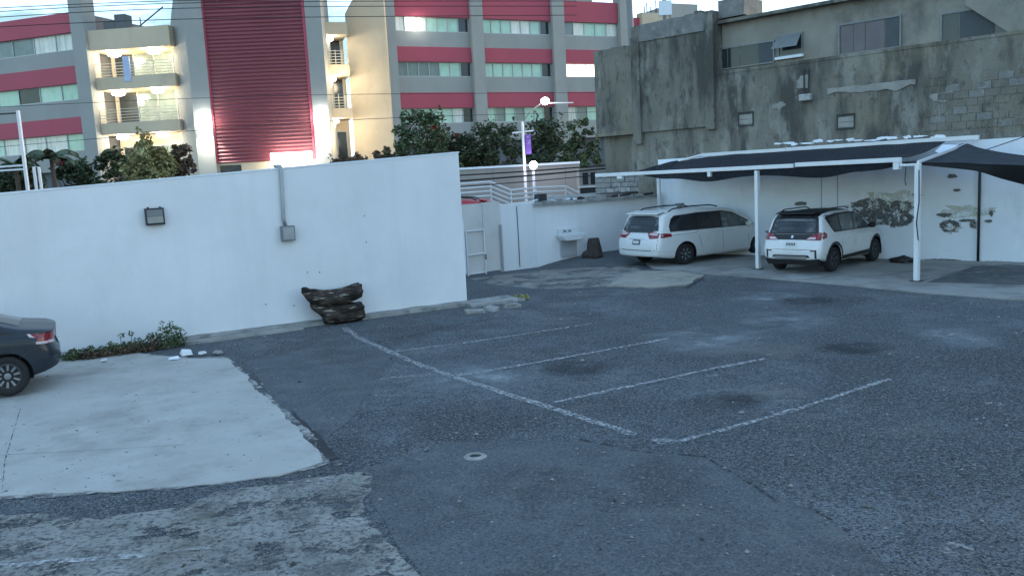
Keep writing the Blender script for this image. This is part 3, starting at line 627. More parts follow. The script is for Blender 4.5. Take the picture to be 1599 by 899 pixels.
def arc_ring(cx, cz, r0, r1, a0, a1, n=16):
    return [(cx + r1 * math.cos(a0 + (a1 - a0) * i / n), cz + r1 * math.sin(a0 + (a1 - a0) * i / n)) for i in range(n + 1)] + [(cx + r0 * math.cos(a1 - (a1 - a0) * i / n), cz + r0 * math.sin(a1 - (a1 - a0) * i / n)) for i in range(n + 1)]
def place(contact, rotz, lx, ly):
    c, s_ = math.cos(rotz), math.sin(rotz); return (contact.x - (c * lx - s_ * ly), contact.y - (s_ * lx + c * ly), 0.031)
VAN = dict(x0=-2.54, x1=2.54, w=1.985, cap=.30, n=5.5, fcap=.8, wr=.345, arch=.415, ra=-1.47, fa=1.56, tumble=.20, spokes=7, spw=(.02, .03),
    bottom=[(-2.6, .34), (-2.0, .24), (-1, .2), (2, .2), (2.6, .26)], top=[(-2.54, 1.66), (-2.2, 1.72), (-1.5, 1.77), (-.3, 1.78), (.5, 1.70), (1.0, 1.47), (1.45, 1.18), (1.7, 1.10), (2.2, .98), (2.54, .80)],
    belt=[(-2.5, 1.10), (0, 1.06), (1.5, 1.0), (2.5, .9)], plan=[(-2.54, .955), (-1.6, 1.0), (1.5, 1.0), (2.54, .90)],
    rear=[(.2, .10), (.38, .01), (.6, 0), (.85, .04), (.95, .09), (1.1, .15), (1.4, .27), (1.66, .36), (1.8, .42)], front=[(.2, -.12), (.5, 0), (.8, -.1), (1.2, -.3)])
van_rot = R(33)
vc = G(1067, 414); van_loc = place(G(1068, 414), van_rot, -1.47 * 1.1, -.86)
def minivan(name, label, loc, rot, paint, detailed=True):
    c = Car(VAN, name, label, 'minivan' if detailed else 'van', loc, rot, paint); c.t.scale = (1.10, 1, .945)
    c.sides('window_trim', [(-2.02, 1.10), (-2.03, 1.28), (-1.93, 1.50), (-1.80, 1.60), (-.9, 1.645), (.1, 1.635), (.52, 1.55), (.95, 1.33), (1.35, 1.09), (1.2, 1.06)], M['black'], .004)
    c.sides('side_window', [(-1.97, 1.125), (-1.98, 1.27), (-1.89, 1.47), (-1.77, 1.575), (-1.03, 1.615), (-1.03, 1.115)], M['car_glass'], .008)
    c.sides('side_window', [(-.97, 1.115), (-.97, 1.617), (-.05, 1.61), (-.05, 1.10)], M['car_glass'], .008)
    c.sides('side_window', [(.02, 1.10), (.02, 1.605), (.12, 1.60), (.5, 1.515), (.93, 1.29), (1.10, 1.17), (1.10, 1.085)], M['car_glass_pale'], .008)
    c.decal('rear_window', [(-.80, 1.16), (-.40, 1.09), (.40, 1.09), (.80, 1.16), (.70, 1.45), (.66, 1.58), (.3, 1.615), (-.3, 1.615), (-.66, 1.58), (-.70, 1.45)], 'B', M['car_glass'], .008)
    c.decal('windscreen', [(-.7, 1.15), (.7, 1.15), (.58, 1.55), (-.58, 1.55)], 'F', M['car_glass'], .008)
    for k in (-1, 1):
        c.decal('tail_lamp', [(k * .42, 1.04), (k * .40, 1.10), (k * .62, 1.12), (k * .86, 1.08), (k * .87, .93), (k * .55, .91)][::k], 'B', M['tail_red'], .010)
        c.decal('tail_lens', [(k * .44, 1.055), (k * .62, 1.10), (k * .82, 1.07), (k * .82, 1.015), (k * .60, 1.02)][::k], 'B', M['tail_pale'], .014)
        c.decal('headlamp', [(k * .45, .72), (k * .85, .78), (k * .85, .90), (k * .5, .85)][::k], 'F', M['tail_pale'], .010)
    c.sides('tail_lamp', [(-2.38, .93), (-2.0, .955), (-2.0, 1.04), (-2.10, 1.06), (-2.34, 1.08)], M['tail_red'], .010)
    c.decal('number_plate', [(-.17, .71), (.17, .71), (.17, .87), (-.17, .87)], 'B', M['dark_metal'], .012)
    c.decal('plate_face', [(-.135, .745), (.135, .745), (.135, .835), (-.135, .835)], 'B', M['plate'], .022)
    c.decal('trim_strip', [(-.36, .885), (.36, .885), (.36, .91), (-.36, .91)], 'B', M['chrome'], .010)
    c.line('bumper_gap', [(-.80, .545), (-.4, .53), (.4, .53), (.80, .545)], 'B', .022)
    c.line('bumper_gap', [(-.86, .36), (-.62, .35)], 'B', .03); c.line('bumper_gap', [(.62, .35), (.86, .36)], 'B', .03)
    c.line('tailgate_gap', [(-.87, .58), (-.86, .9)], 'B'); c.line('tailgate_gap', [(.87, .58), (.86, .9)], 'B')
    for ax in 'LR':
        c.line('door_gap', [(-1.0, 1.09), (-.93, .75), (-.78, .33)], ax, .010); c.line('door_gap', [(-.01, 1.09), (.0, .33)], ax, .010); c.line('door_gap', [(1.15, 1.02), (1.05, .75), (1.1, .33)], ax, .010)
        c.line('slide_rail', [(-2.0, .99), (-1.0, 1.0)], ax, .008)
    for sy in (-1, 1):
        for hx in (-.22, .14): MB().box(hx - .1, hx + .1, sy * .985 - .02, sy * .985 + .02, .955, .985).build('door_handle', c.paint, c.t, local=True, bevel=.008)
        MB().tube([(-1.85, sy * .66, 1.735), (-1.65, sy * .655, 1.815), (-1.0, sy * .645, 1.85), (-.2, sy * .64, 1.84), (.1, sy * .64, 1.77)], .022, 8).build('roof_rail', M['black'], c.t, local=True, smooth=True)
        mr = blob(2 + sy, .10, .12, .09, .05, 1, 2, 0, Matrix.Translation((1.0, sy * 1.09, 1.14))); mr.build('mirror', c.paint, c.t, local=True, smooth=True)
    sp_ = MB(); sp_.hexa([(-2.30, -.70, 1.665), (-2.30, .70, 1.665), (-1.95, .66, 1.74), (-1.95, -.66, 1.74), (-2.29, -.69, 1.70), (-2.29, .69, 1.70), (-1.95, .65, 1.775), (-1.95, -.65, 1.775)]); sp_.build('spoiler', c.paint, c.t, local=True, bevel=.01)
    c.decal('rear_skirt', [(-.80, .30), (.80, .30), (.86, .345), (-.86, .345)], 'B', M['black'], .006)
    return c
vn = minivan('minivan', 'white minivan with tinted windows parked at the left under the carport', van_loc, van_rot, M['white_paint'])
MB().lathe([(.07, 1.775), (.08, 1.82), (.12, 1.86), (.155, 1.915), (.15, 1.925), (.02, 1.925)], 20, Matrix.Translation((-.72, .1, 0))).build('roof_beacon', M['grey_metal'], vn.t, local=True, smooth=False)

SUV = dict(x0=-2.22, x1=2.22, w=1.79, cap=.26, n=5, fcap=.6, wr=.345, arch=.43, ra=-1.36, fa=1.38, tumble=.22, spokes=5, spw=(.03, .045), rimmat='rim_dark',
    bottom=[(-2.3, .42), (-1.7, .30), (-1, .26), (1.7, .26), (2.3, .34)], top=[(-2.22, 1.60), (-1.9, 1.665), (-1.2, 1.705), (-.2, 1.70), (.35, 1.62), (.8, 1.36), (1.1, 1.15), (1.4, 1.10), (1.9, 1.03), (2.22, .84)],
    belt=[(-2.2, 1.12), (0, 1.07), (1.1, 1.0), (2.2, .9)], plan=[(-2.22, .965), (-1.4, 1.0), (1.4, 1.0), (2.22, .90)],
    rear=[(.3, .07), (.45, 0), (.7, 0), (.85, .05), (.98, .10), (1.1, .16), (1.4, .28), (1.62, .40), (1.72, .46)], front=[(.2, -.12), (.5, 0), (.8, -.06), (1.2, -.3)])
suv_rot = R(44)
c = Car(SUV, 'suv', 'white crossover SUV with black roof and dark cladding beside the peeling wall', 'car', place(G(1300, 426), suv_rot, -1.36, -.79), suv_rot, M['white_paint'])
c.t.scale = (.96, .95, .95)
c.decal('roof_panel', [(-1.86, -.64), (-1.86, .64), (.5, .62), (.5, -.62)], 'T', M['black'], .005)
c.sides('window_trim', [(-1.72, 1.655), (-1.2, 1.69), (-.2, 1.69), (.3, 1.62), (.75, 1.36), (1.12, 1.10), (1.05, 1.06), (-1.35, 1.10), (-1.62, 1.40), (-1.74, 1.56)], M['black'], .004)
c.sides('side_window', [(-1.52, 1.33), (-1.50, 1.50), (-.95, 1.55), (-.95, 1.13), (-1.32, 1.14)], M['car_glass'], .008)
c.sides('side_window', [(-.89, 1.13), (-.89, 1.56), (-.10, 1.56), (-.10, 1.11)], M['car_glass_pale'], .008)
c.sides('side_window', [(-.03, 1.11), (-.03, 1.56), (.26, 1.52), (.60, 1.36), (.93, 1.11)], M['car_glass_pale'], .008)
c.decal('rear_surround', [(-.74, 1.10), (.74, 1.10), (.64, 1.58), (.5, 1.675), (-.5, 1.675), (-.64, 1.58)], 'B', M['black'], .004)
c.decal('rear_window', [(-.66, 1.14), (.66, 1.14), (.58, 1.54), (.48, 1.59), (-.48, 1.59), (-.58, 1.54)], 'B', M['car_glass_mid'], .008)
c.decal('garnish', [(-.82, .945), (.82, .945), (.84, 1.095), (-.84, 1.095)], 'B', M['black'], .005)
for k in (-1, 1):
    c.decal('tail_lamp', [(k * .40, .94), (k * .52, 1.04), (k * .72, 1.14), (k * .80, 1.14), (k * .82, .93)][::k], 'B', M['tail_red'], .010)
    c.decal('tail_lens', [(k * .42, .955), (k * .52, 1.02), (k * .68, 1.02), (k * .68, .965)][::k], 'B', M['tail_pale'], .014)
    c.decal('bumper_vent', [(k * .58, .66), (k * .74, .68), (k * .74, .44), (k * .69, .44), (k * .69, .64), (k * .58, .625)][::k], 'B', M['black'], .008)
    c.decal('headlamp', [(k * .40, .72), (k * .80, .76), (k * .80, .88), (k * .45, .84)][::k], 'F', M['tail_pale'], .010)
c.sides('tail_lamp', [(-2.04, .95), (-1.82, 1.0), (-1.78, 1.09), (-1.88, 1.14), (-2.0, 1.13)], M['tail_red'], .010)
c.decal('emblem', [(-.03, .99), (.03, .99), (.035, 1.04), (0, 1.065), (-.035, 1.04)], 'B', M['chrome'], .010, grid=.02)
c.decal('number_plate', [(-.17, .74), (.17, .74), (.17, .90), (-.17, .90)], 'B', M['plate'], .010)
for kx in range(6):
    x_ = -.12 + kx * .047; c.decal('plate_letter', [(x_, .79), (x_ + .03, .79), (x_ + .03, .86), (x_, .86)], 'B', M['plate_ink'], .013)
c.decal('rear_cladding', [(-.84, .40), (-.62, .42), (-.50, .53), (.50, .53), (.62, .42), (.84, .40), (.84, .36), (-.84, .36)], 'B', M['black'], .005)
MB().hexa([(-2.14, -.74, .25), (-2.14, .74, .25), (-1.86, .74, .25), (-1.86, -.74, .25), (-2.19, -.80, .43), (-2.19, .80, .43), (-1.86, .80, .43), (-1.86, -.80, .43)]).build('diffuser', M['black'], c.t, local=True, bevel=.02)
c.decal('skid_plate', [(-.44, .40), (.44, .40), (.48, .50), (-.48, .50)], 'B', M['silver'], .045)
c.line('tailgate_gap', [(-.80, .66), (-.4, .68), (.4, .68), (.80, .66)], 'B', .012)
for ax in 'LR':
    c.decal('arch_cladding', arc_ring(SUV['ra'], SUV['wr'], .435, .50, -.05, math.pi + .05), ax, M['black'], .006)
    c.decal('arch_cladding', arc_ring(SUV['fa'], SUV['wr'], .435, .50, -.05, math.pi + .05), ax, M['black'], .006)
    c.decal('sill_cladding', [(-.93, .30), (.95, .30), (.95, .43), (-.93, .41)], ax, M['black'], .006)
    c.line('door_gap', [(-.92, 1.1), (-.95, .7), (-.86, .44)], ax, .010); c.line('door_gap', [(-.06, 1.1), (-.06, .44)], ax, .010); c.line('door_gap', [(.98, 1.0), (.93, .45)], ax, .010)
for sy in (-1, 1):
    for hx in (-.72, .14): MB().box(hx - .1, hx + .1, sy * .89 - .02, sy * .89 + .02, .955, .985).build('door_handle', c.paint, c.t, local=True, bevel=.008)
    blob(7 + sy, .10, .12, .09, .05, 1, 2, 0, Matrix.Translation((.80, sy * 1.0, 1.15))).build('mirror', M['black'], c.t, local=True, smooth=True)
    MB().tube([(-1.6, sy * .60, 1.69), (-1.4, sy * .60, 1.745), (-.1, sy * .59, 1.745), (.1, sy * .58, 1.68)], .018, 6).build('roof_rail', M['black'], c.t, local=True, smooth=True)
MB().hexa([(-1.98, -.58, 1.645), (-1.98, .58, 1.645), (-1.65, .56, 1.70), (-1.65, -.56, 1.70), (-1.97, -.57, 1.67), (-1.97, .57, 1.67), (-1.65, .55, 1.725), (-1.65, -.55, 1.725)]).build('spoiler', M['black'], c.t, local=True, bevel=.008)

SED = dict(x0=-2.43, x1=2.43, w=1.84, cap=.42, n=4, fcap=.7, wr=.335, arch=.395, ra=-1.62, fa=1.3, tumble=.30, spokes=10, spw=(.012, .020),
    bottom=[(-2.5, .38), (-2.0, .26), (-1, .2), (2, .2), (2.6, .26)], top=[(-2.43, 1.02), (-2.2, 1.07), (-1.98, 1.10), (-1.65, 1.20), (-1.2, 1.37), (-.6, 1.46), (0, 1.48), (.4, 1.43), (.9, 1.20), (1.25, 1.03), (2.0, .92), (2.43, .72)],
    belt=[(-2.4, .96), (-1.5, .99), (0, .95), (1.2, .92), (2.4, .75)], plan=[(-2.43, .955), (-1.5, 1.0), (1.5, 1.0), (2.43, .90)],
    rear=[(.3, .08), (.45, 0), (.7, .0), (.8, .05), (.95, .03), (1.05, .02), (1.1, .08)], front=[(.2, -.12), (.5, 0), (.8, -.06), (1.2, -.3)])
sed_rot = R(207)
c = Car(SED, 'sedan', 'dark grey sedan at the left edge with only its tail in view', 'car', place(G(17, 620), sed_rot, -1.62 * .88, .80 * .9), sed_rot, M['grey_paint']); c.t.scale = (.88, .9, .92)
c.sides('window_trim', [(-1.78, 1.03), (-1.35, 1.23), (-.95, 1.36), (-.2, 1.42), (.3, 1.38), (.75, 1.18), (1.05, .97), (.9, .96)], M['black'], .004)
c.sides('side_window', [(-1.50, 1.04), (-1.22, 1.23), (-.92, 1.33), (-.42, 1.37), (-.42, 1.01)], M['car_glass'], .008)
c.sides('side_window', [(-.36, 1.01), (-.36, 1.375), (.25, 1.34), (.68, 1.15), (.92, .98)], M['car_glass'], .008)
c.decal('rear_window', [(-1.86, -.58), (-1.86, .58), (-1.0, .50), (-1.0, -.50)], 'T', M['car_glass'], .006)
for k in (-1, 1):
    c.decal('tail_lamp', [(k * .48, .86), (k * .50, .98), (k * .80, .97), (k * .80, .80), (k * .6, .78)][::k], 'B', M['tail_red'], .010)
    c.decal('tail_lens', [(k * .60, .79), (k * .80, .81), (k * .80, .855), (k * .60, .84)][::k], 'B', M['tail_pale'], .014)
c.sides('tail_lamp', [(-2.33, .80), (-2.10, .82), (-2.14, .90), (-2.04, .955), (-2.02, 1.0), (-2.12, .985), (-2.33, .97)], M['tail_red'], .010)
c.sides('tail_lens', [(-2.32, .80), (-2.10, .82), (-2.11, .855), (-2.32, .845)], M['tail_pale'], .014)
c.sides('tail_lens', [(-2.10, .925), (-2.02, .94), (-1.98, 1.0), (-2.03, .995)], M['tail_pale'], .015)
c.decal('number_plate', [(-.16, .70), (.16, .70), (.16, .84), (-.16, .84)], 'B', M['plate'], .010)
c.decal('rear_skirt', [(-.80, .34), (.80, .34), (.8, .44), (-.8, .44)], 'B', M['black'], .006)
for ax in 'LR':
    c.line('door_gap', [(-.40, 1.0), (-.42, .7), (-.7, .35)], ax, .008); c.line('fuel_flap', [(-1.75, .85), (-1.55, .86), (-1.55, .72), (-1.75, .71), (-1.75, .85)], ax, .006)
    c.line('bumper_gap', [(-1.83, .62), (-1.98, .70), (-2.05, .79)], ax, .008)
    c.line('crease', [(-2.1, .86), (-1.0, .84), (.5, .82)], ax, .006)
c.line('trunk_gap', [(-.6, 1.0), (-.55, .76), (.55, .76), (.6, 1.0)], 'B', .010)

# ================================================================== GREY BUILDING and the wall behind the carport
BZ = lambda u, v, o=0: BW.z(u, v, o)
bs = lambda u, v, o=0: BW.s_(u, v, o)
bw = thing('back_wall', 'old white wall with peeling plaster behind the carport', 'wall', BW.p(3, 0, 0))
WTOP = 3.30
MB().fbox(BW, -6, 10.25, -.18, 0, -.05, WTOP).build('wall', M['stucco_old'], bw)
mb = MB()
for i in range(0):
    s = -2 + i * .2; h = .10 + .28 * abs(noise.noise(Vector((s * 3.9, 2, 0))))
    if noise.noise(Vector((s * 2.8, 7, 0))) > .12: mb.fbox(BW, s, s + .19, -.12, -.02, WTOP - .01, WTOP + h)

def wall_patch(F, u, v, ru, rv, seed, m, name, parent, off=.004, n=26, amp=.55, angle=0.0):
    s, z = F.sz(u, v); d = (Vector(F.p(s, 0, z)) - CAM).length / FPX; rs, rz = ru * d * 1.15, rv * d
    pts = []
    for k in range(n):
        a = 2 * math.pi * k / n; j = 1 + amp * noise.noise(Vector((math.cos(a) * 1.6 + seed, math.sin(a) * 1.6, seed))) + amp * .7 * noise.noise(Vector((math.cos(a) * 5 + seed, math.sin(a) * 5, 3)))
        x, y = math.cos(a) * rs * j, math.sin(a) * rz * j
        pts.append(F.p(s + x * math.cos(angle) - y * math.sin(angle), off, z + x * math.sin(angle) + y * math.cos(angle)))
    bm = bmesh.new(); f = bm.faces.new([bm.verts.new(p) for p in pts]); r = bmesh.ops.extrude_face_region(bm, geom=[f]); bmesh.ops.translate(bm, verts=[e for e in r['geom'] if isinstance(e, bmesh.types.BMVert)], vec=F.n * -.02)
    bmesh.ops.triangulate(bm, faces=bm.faces); mb = MB(); bm.verts.index_update(); mb.v = [x.co.copy() for x in bm.verts]; mb.f = [tuple(x.index for x in q.verts) for q in bm.faces]; bm.free()
    return mb.build(name, m, parent)
rnd_p = random.Random(8)
for i, (u, v, a, b, an) in enumerate([(1362, 322, 26, 7, 0), (1385, 333, 26, 9, .3), (1402, 343, 14, 8, .3), (1350, 335, 16, 5, 0), (1482, 353, 9, 7, 0), (1475, 336, 8, 3, 0), (1508, 344, 8, 2, 0), (1250, 318, 8, 3, 0), (1200, 362, 4, 2, 0), (1494, 297, 4, 2, 0), (1487, 275, 6, 3, 0), (1543, 345, 4, 2, 0), (1548, 333, 2, 4, 0), (1520, 350, 3, 5, 0), (1560, 410, 24, 2, 0), (1470, 406, 22, 2, 0), (1330, 345, 8, 6, .5)]):
    wall_patch(BW, u, v, a * (1.25 if b > 4 else 1), b * (1.35 if b > 4 else 1), i * 2.7, M['flake' if b > 4 else 'peel'], 'peeled_patch', bw, .008 + .0007 * i, n=48, amp=.35, angle=-an)
    if b > 4: wall_patch(BW, u + 2, v + 1, a * 1.18, b * 1.35, i * 2.7 + .3, M['scar'], 'plaster_scar', bw, .0045 + .00015 * i, n=48, amp=.4, angle=-an)
    for j_ in range(4 if b > 4 else 0): wall_patch(BW, u + a * (rnd_p.random() * 2.8 - 1.4), v + b * (rnd_p.random() * 3 - 1.4), 1.2 + 2.5 * rnd_p.random(), .6 + 1.6 * rnd_p.random(), i * 7 + j_, M['peel'], 'peeled_patch', bw, .0075, n=20, amp=.7)
for i, (u, v, a, b) in enumerate([(1390, 308, 34, 9), (1506, 331, 30, 9)]): wall_patch(BW, u, v, a, b, i * 4 + 60, M['peel_edge'], 'yellowed_patch', bw, .003 + .001 * i)
for u in (1283, 1308): # plaster pilaster lines
    s = bs(u, 330); MB().fbox(BW, s - .012, s + .012, -.01, .012, 1.2, 3.2).build('pipe_trace', M['board'], bw)
# black drainpipe
s = bs(1529, 360)
MB_d = MB().tube([BW.p(s, .06, .03), BW.p(s, .06, 2.85)], .035, 8)
tag(MB_d.build('drainpipe', M['black'], smooth=True), 'thin black downpipe fixed to the white peeling wall right of the carport', 'drainpipe')
c0 = G(1410, 408, .03); tag(blob(3.3, .34, .2, .12, .5, 2, 3, .05, Matrix.Translation((c0.x - .1, c0.y - .2, .085)) @ Matrix.Rotation(R(-44), 4, 'Z')).build('sack', M['black'], smooth=True), 'dark crumpled sack lying at the foot of the peeling wall', 'sack')

gb = thing('grey_building', 'derelict grey cement building with stained walls rising above the carport', 'building', BW.p(4, -.3, 0))
O0 = -.20
def gbox(name, u0, u1, o0, o1, z0, z1, m, vref=150, parent=gb, **k): 
    a, b = sorted((bs(u0, vref), bs(u1, vref))); return MB().fbox(BW, a, b, o0, o1, z0, z1).build(name, m, parent, **k)
PAR = 6.0; ROOF = 7.72
sL, sC, sE = bs(922, 170), bs(987, 170), bs(1112, 100)
MB().fbox(BW, -14, sC, O0 - 6, O0, -.05, PAR).build('lower_wall', M['grey_wall'], gb)
MB().fbox(BW, sC + .002, sL, O0 - 5, O0 - .12, 4.45, 7.42).build('corner_wall', M['grey_wall'], gb)
MB().fbox(BW, sC + .002, sL - .12, O0 - 5, O0 - .42, -.05, 4.45).build('corner_base', M['grey_wall'], gb)
MB().fbox(BW, sC - .3, sL + .03, O0 - 1, O0 - .06, 4.28, 4.44).build('ledge', M['grey_wall'], gb)
MB().fbox(BW, sE, sC - .004, O0 - 4, O0 + .10, 4.3, 7.98).build('stair_tower', M['grey_wall'], gb)
MB().fbox(BW, sE - .02, sE + .30, O0 - 2, O0 + .18, 4.2, 8.02).build('pilaster', M['grey_wall'], gb)
MB().fbox(BW, sC - .32, sC + .02, O0 - 2, O0 + .16, 3.9, 7.62).build('pilaster', M['grey_wall'], gb)
MB().fbox(BW, sE + .31, sC - .33, O0 - 2, O0 + .15, 7.42, 8.00).build('parapet', M['block'], gb)
UO = O0 - .45   # upper storey is set back behind the parapet line
MB().fbox(BW, -14, sE - .025, O0 - 6, UO, PAR + .002, ROOF - .12).build('upper_wall', M['grey_upper'], gb)
MB().fbox(BW, -14, sE - .03, O0 - 6.2, UO + .32, ROOF - .12, ROOF - .02).build('roof_slab', M['grey_wall'], gb)
MB().fbox(BW, -14, sE - .03, O0 - .35, O0 + .02, PAR - .05, PAR + .04).build('parapet_coping', M['grey_wall'], gb)
MB().fbox(BW, sE - .95, sE - .03, O0 - 1.5, O0 - .2, ROOF + .05, ROOF + .62).build('parapet', M['block'], gb)
def opening(u0, v0, u1, v1, panes, mats, skew=None, par=gb):
    """window: dark recess frame part with pane sub-parts, pixel box on the upper wall plane"""
    a0, z1 = BW.sz(u0, v0, UO); a1, z0 = BW.sz(u1, v1, UO); a0, a1 = sorted((a0, a1)); zb = PAR + .05 if v1 > 400 else z0
    fr = MB(); t_ = .05
    fr.fbox(BW, a0 - t_, a0, UO - .04, UO + .05, zb, z1 + t_); fr.fbox(BW, a1, a1 + t_, UO - .04, UO + .05, zb, z1 + t_); fr.fbox(BW, a0, a1, UO - .04, UO + .05, z1, z1 + t_); fr.fbox(BW, a0, a1, UO - .04, UO + .06, zb - .01, zb + .03)
    w_ = fr.build('window', M['grey_metal'], gb); n = len(panes); x = a1   # leftmost pane first (frame runs right to left)
    for i, (fr_, mm) in enumerate(zip(panes, mats)):
        wd_ = (a1 - a0) * fr_; MB().fbox(BW, x - wd_ + .015, x - .015, UO - .03, UO + .012 + .012 * (i % 2), zb + .032, z1 - .004).build('pane', M[mm], w_, root=gb); x -= wd_
    return w_
opening(1127, 78, 1208, 98, (.12, .26, .34, .28), ('pane_dark', 'pane_dark', 'pane_dark', 'pane_slate'))
opening(1312, 41, 1405, 74, (.24, .2, .32, .24), ('pane_pink', 'pane_pink', 'pane_pink', 'pane_slate'))
opening(1472, 24, 1572, 58, (.27, .55, .18), ('pane_dark', 'pane_slate', 'pane_dark'))
w_ = opening(1217, 58, 1252, 84, (1,), ('pane_dark',))
a0, z1 = BW.sz(1217, 60, UO); a1, z0 = BW.sz(1252, 84, UO)
MB().hexa([BW.p(a0 + .08, UO + .42, z1 - .36), BW.p(a1 - .02, UO + .42, z1 - .36), BW.p(a1, UO + .06, z1 + .02), BW.p(a0, UO + .06, z1 + .02), BW.p(a0 + .08, UO + .42, z1 - .34), BW.p(a1 - .02, UO + .42, z1 - .34), BW.p(a1, UO + .06, z1 + .045), BW.p(a0, UO + .06, z1 + .045)]).build('awning_sash', M['grey_metal'], gb)
MB().fbox(BW, a1 - .08, a0 + .10, UO + .02, UO + .14, z0 - .10, z0 - .02).build('window_sill', M['stucco_old'], gb)
# slanting stair soffit at the right
s_a, z_a = BW.sz(1512, 10, UO); s_b, z_b = BW.sz(1592, 60, UO)
MB().prism([BW.p(s_a, UO + .02, z_a), BW.p(s_b, UO + .02, z_b), BW.p(s_b - 3, UO + .02, z_b - .1), BW.p(s_b - 3, UO + .02, ROOF - .13), BW.p(s_a, UO + .02, ROOF - .13)], BW.n * .3).build('stair_soffit', M['grey_upper'], gb)
# blocked niches, plaster band, box with conduits
for u, v in ((1165, 186), (1321, 190)):
    s, z = BW.sz(u, v, O0); q = MB(); h_, b_ = .23, .27
    q.fbox(BW, s - b_, s + b_, O0 - .02, O0 + .03, z + h_ - .05, z + h_); q.fbox(BW, s - b_, s + b_, O0 - .02, O0 + .03, z - h_, z - h_ + .03)
    q.fbox(BW, s - b_, s - b_ + .035, O0 - .02, O0 + .03, z - h_ + .031, z + h_ - .051); q.fbox(BW, s + b_ - .035, s + b_, O0 - .02, O0 + .03, z - h_ + .031, z + h_ - .051)
    nf = q.build('niche', M['grey_dark'], gb)
    for zz in (z - .09, z + .07): MB().fbox(BW, s - b_ + .04, s + b_ - .04, O0 - .01, O0 + .018, zz - .075, zz + .072).build('block', M['plaster_patch'], nf, root=gb)
a0, z1 = BW.sz(1292, 140, O0); a1, _ = BW.sz(1430, 140, O0)
zm_ = (z1 + BW.z(1430, 134, O0)) / 2; bt = MB(); top_, bot_ = [], []
for i in range(31):
    s = a0 + (a1 - a0) * i / 30; h = .10 + .05 * noise.noise(Vector((s * 3, 1, 0))); l_ = .10 + .10 * noise.noise(Vector((s * 2.4, 6, 0))) - (.05 if i < 8 else 0)
    top_.append(BW.p(s, O0 + .03, zm_ + h)); bot_.append(BW.p(s, O0 + .03, zm_ - l_))
bt.v = top_ + bot_ + [p - BW.n * .04 for p in top_]; bt.f = [(i, i + 1, 32 + i, 31 + i) for i in range(30)] + [(i, i + 1, 63 + i, 62 + i) for i in range(30)]
bt.build('plaster_band', M['plaster_patch'], gb)
for i, (u, v, a, b) in enumerate([(1210, 165, 9, 5), (1250, 128, 8, 10), (1465, 148, 12, 10), (1590, 187, 6, 5)]):
    wall_patch(BW, u, v, a, b, i * 3.1 + 9, M['plaster_patch'] if i < 4 else M['grey_dark'] if i in (4, 5) else M['plaster_patch'], 'render_patch', gb, O0 + .012 + (.15 if u < 1112 else 0) - (.2 if u < 985 else 0), 22, .5)
t = thing('meter_box', 'small pale wall box with two thin pipes on the stained grey facade', 'wall box', BW.p(*(lambda q: (q[0], O0, q[1]))(BW.sz(1260, 150, O0))))
s, z = BW.sz(1260, 152, O0)
MB().fbox(BW, s - .18, s + .18, O0 + .002, O0 + .2, z - .11, z + .09).build('box', M['stone_white'], t, bevel=.02)
for k in (-.07, .06): MB().tube([BW.p(s + k, O0 + .05, z + .091), BW.p(s + k * 1.2, O0 + .05, z + .85)], .022, 6).build('pipe', M['dark_metal'], t)
# exposed concrete blocks (right of the facade), each a piece
rnd = random.Random(12)
for row in range(8):
    z0 = 3.62 + row * .205; s = bs(1432, 180) - (.2 if row % 2 else 0) - .1
    end = -2.6
    while s > end:
        L_ = .39 * (.92 + .1 * rnd.random())
        if noise.noise(Vector((s * .9, row * .5, 3))) > -.22:
            h = rnd.choice((0, .003, .006, .010)); MB().fbox(BW, s - L_ + .012, s - .004, O0 - .02, O0 + .012 + h, z0 + .004, z0 + .192).build('block', rnd.choice((M['block'], M['grey_wall'], M['grey_wall'], M['grey_wall'])), gb)
        s -= L_
rnd = random.Random(21)
for i in range(16):   # flakes of whitewash left along the foot of the render, above the beam
    u = 1205 + i * 17 + rnd.gauss(0, 5); wall_patch(BW, u, 236 - (u - 1096) * .0485 - 4 - 3 * rnd.random(), 4 + 5 * rnd.random(), .8 + 1.6 * rnd.random(), i * 1.9, M['stucco_old'], 'whitewash_flake', gb, O0 + .012 + .0008 * i, 18, .6)
rnd = random.Random(31)
for (s_0, s_1, o_, z_) in ((sE + .02, sC - .05, O0 + .10, 8.0), (sC + .05, sL - .05, O0 - .12, 7.42)):   # broken top courses
    s = s_0
    while s < s_1:
        L_ = .18 + .35 * rnd.random(); h_ = .02 + .16 * rnd.random() ** 2
        if rnd.random() < .75: MB().fbox(BW, s, min(s + L_, s_1), o_ - .35, o_ - .02 - .05 * rnd.random(), z_ + .002, z_ + h_).build('coping_block', M['grey_wall'], gb)
        s += L_ + .02
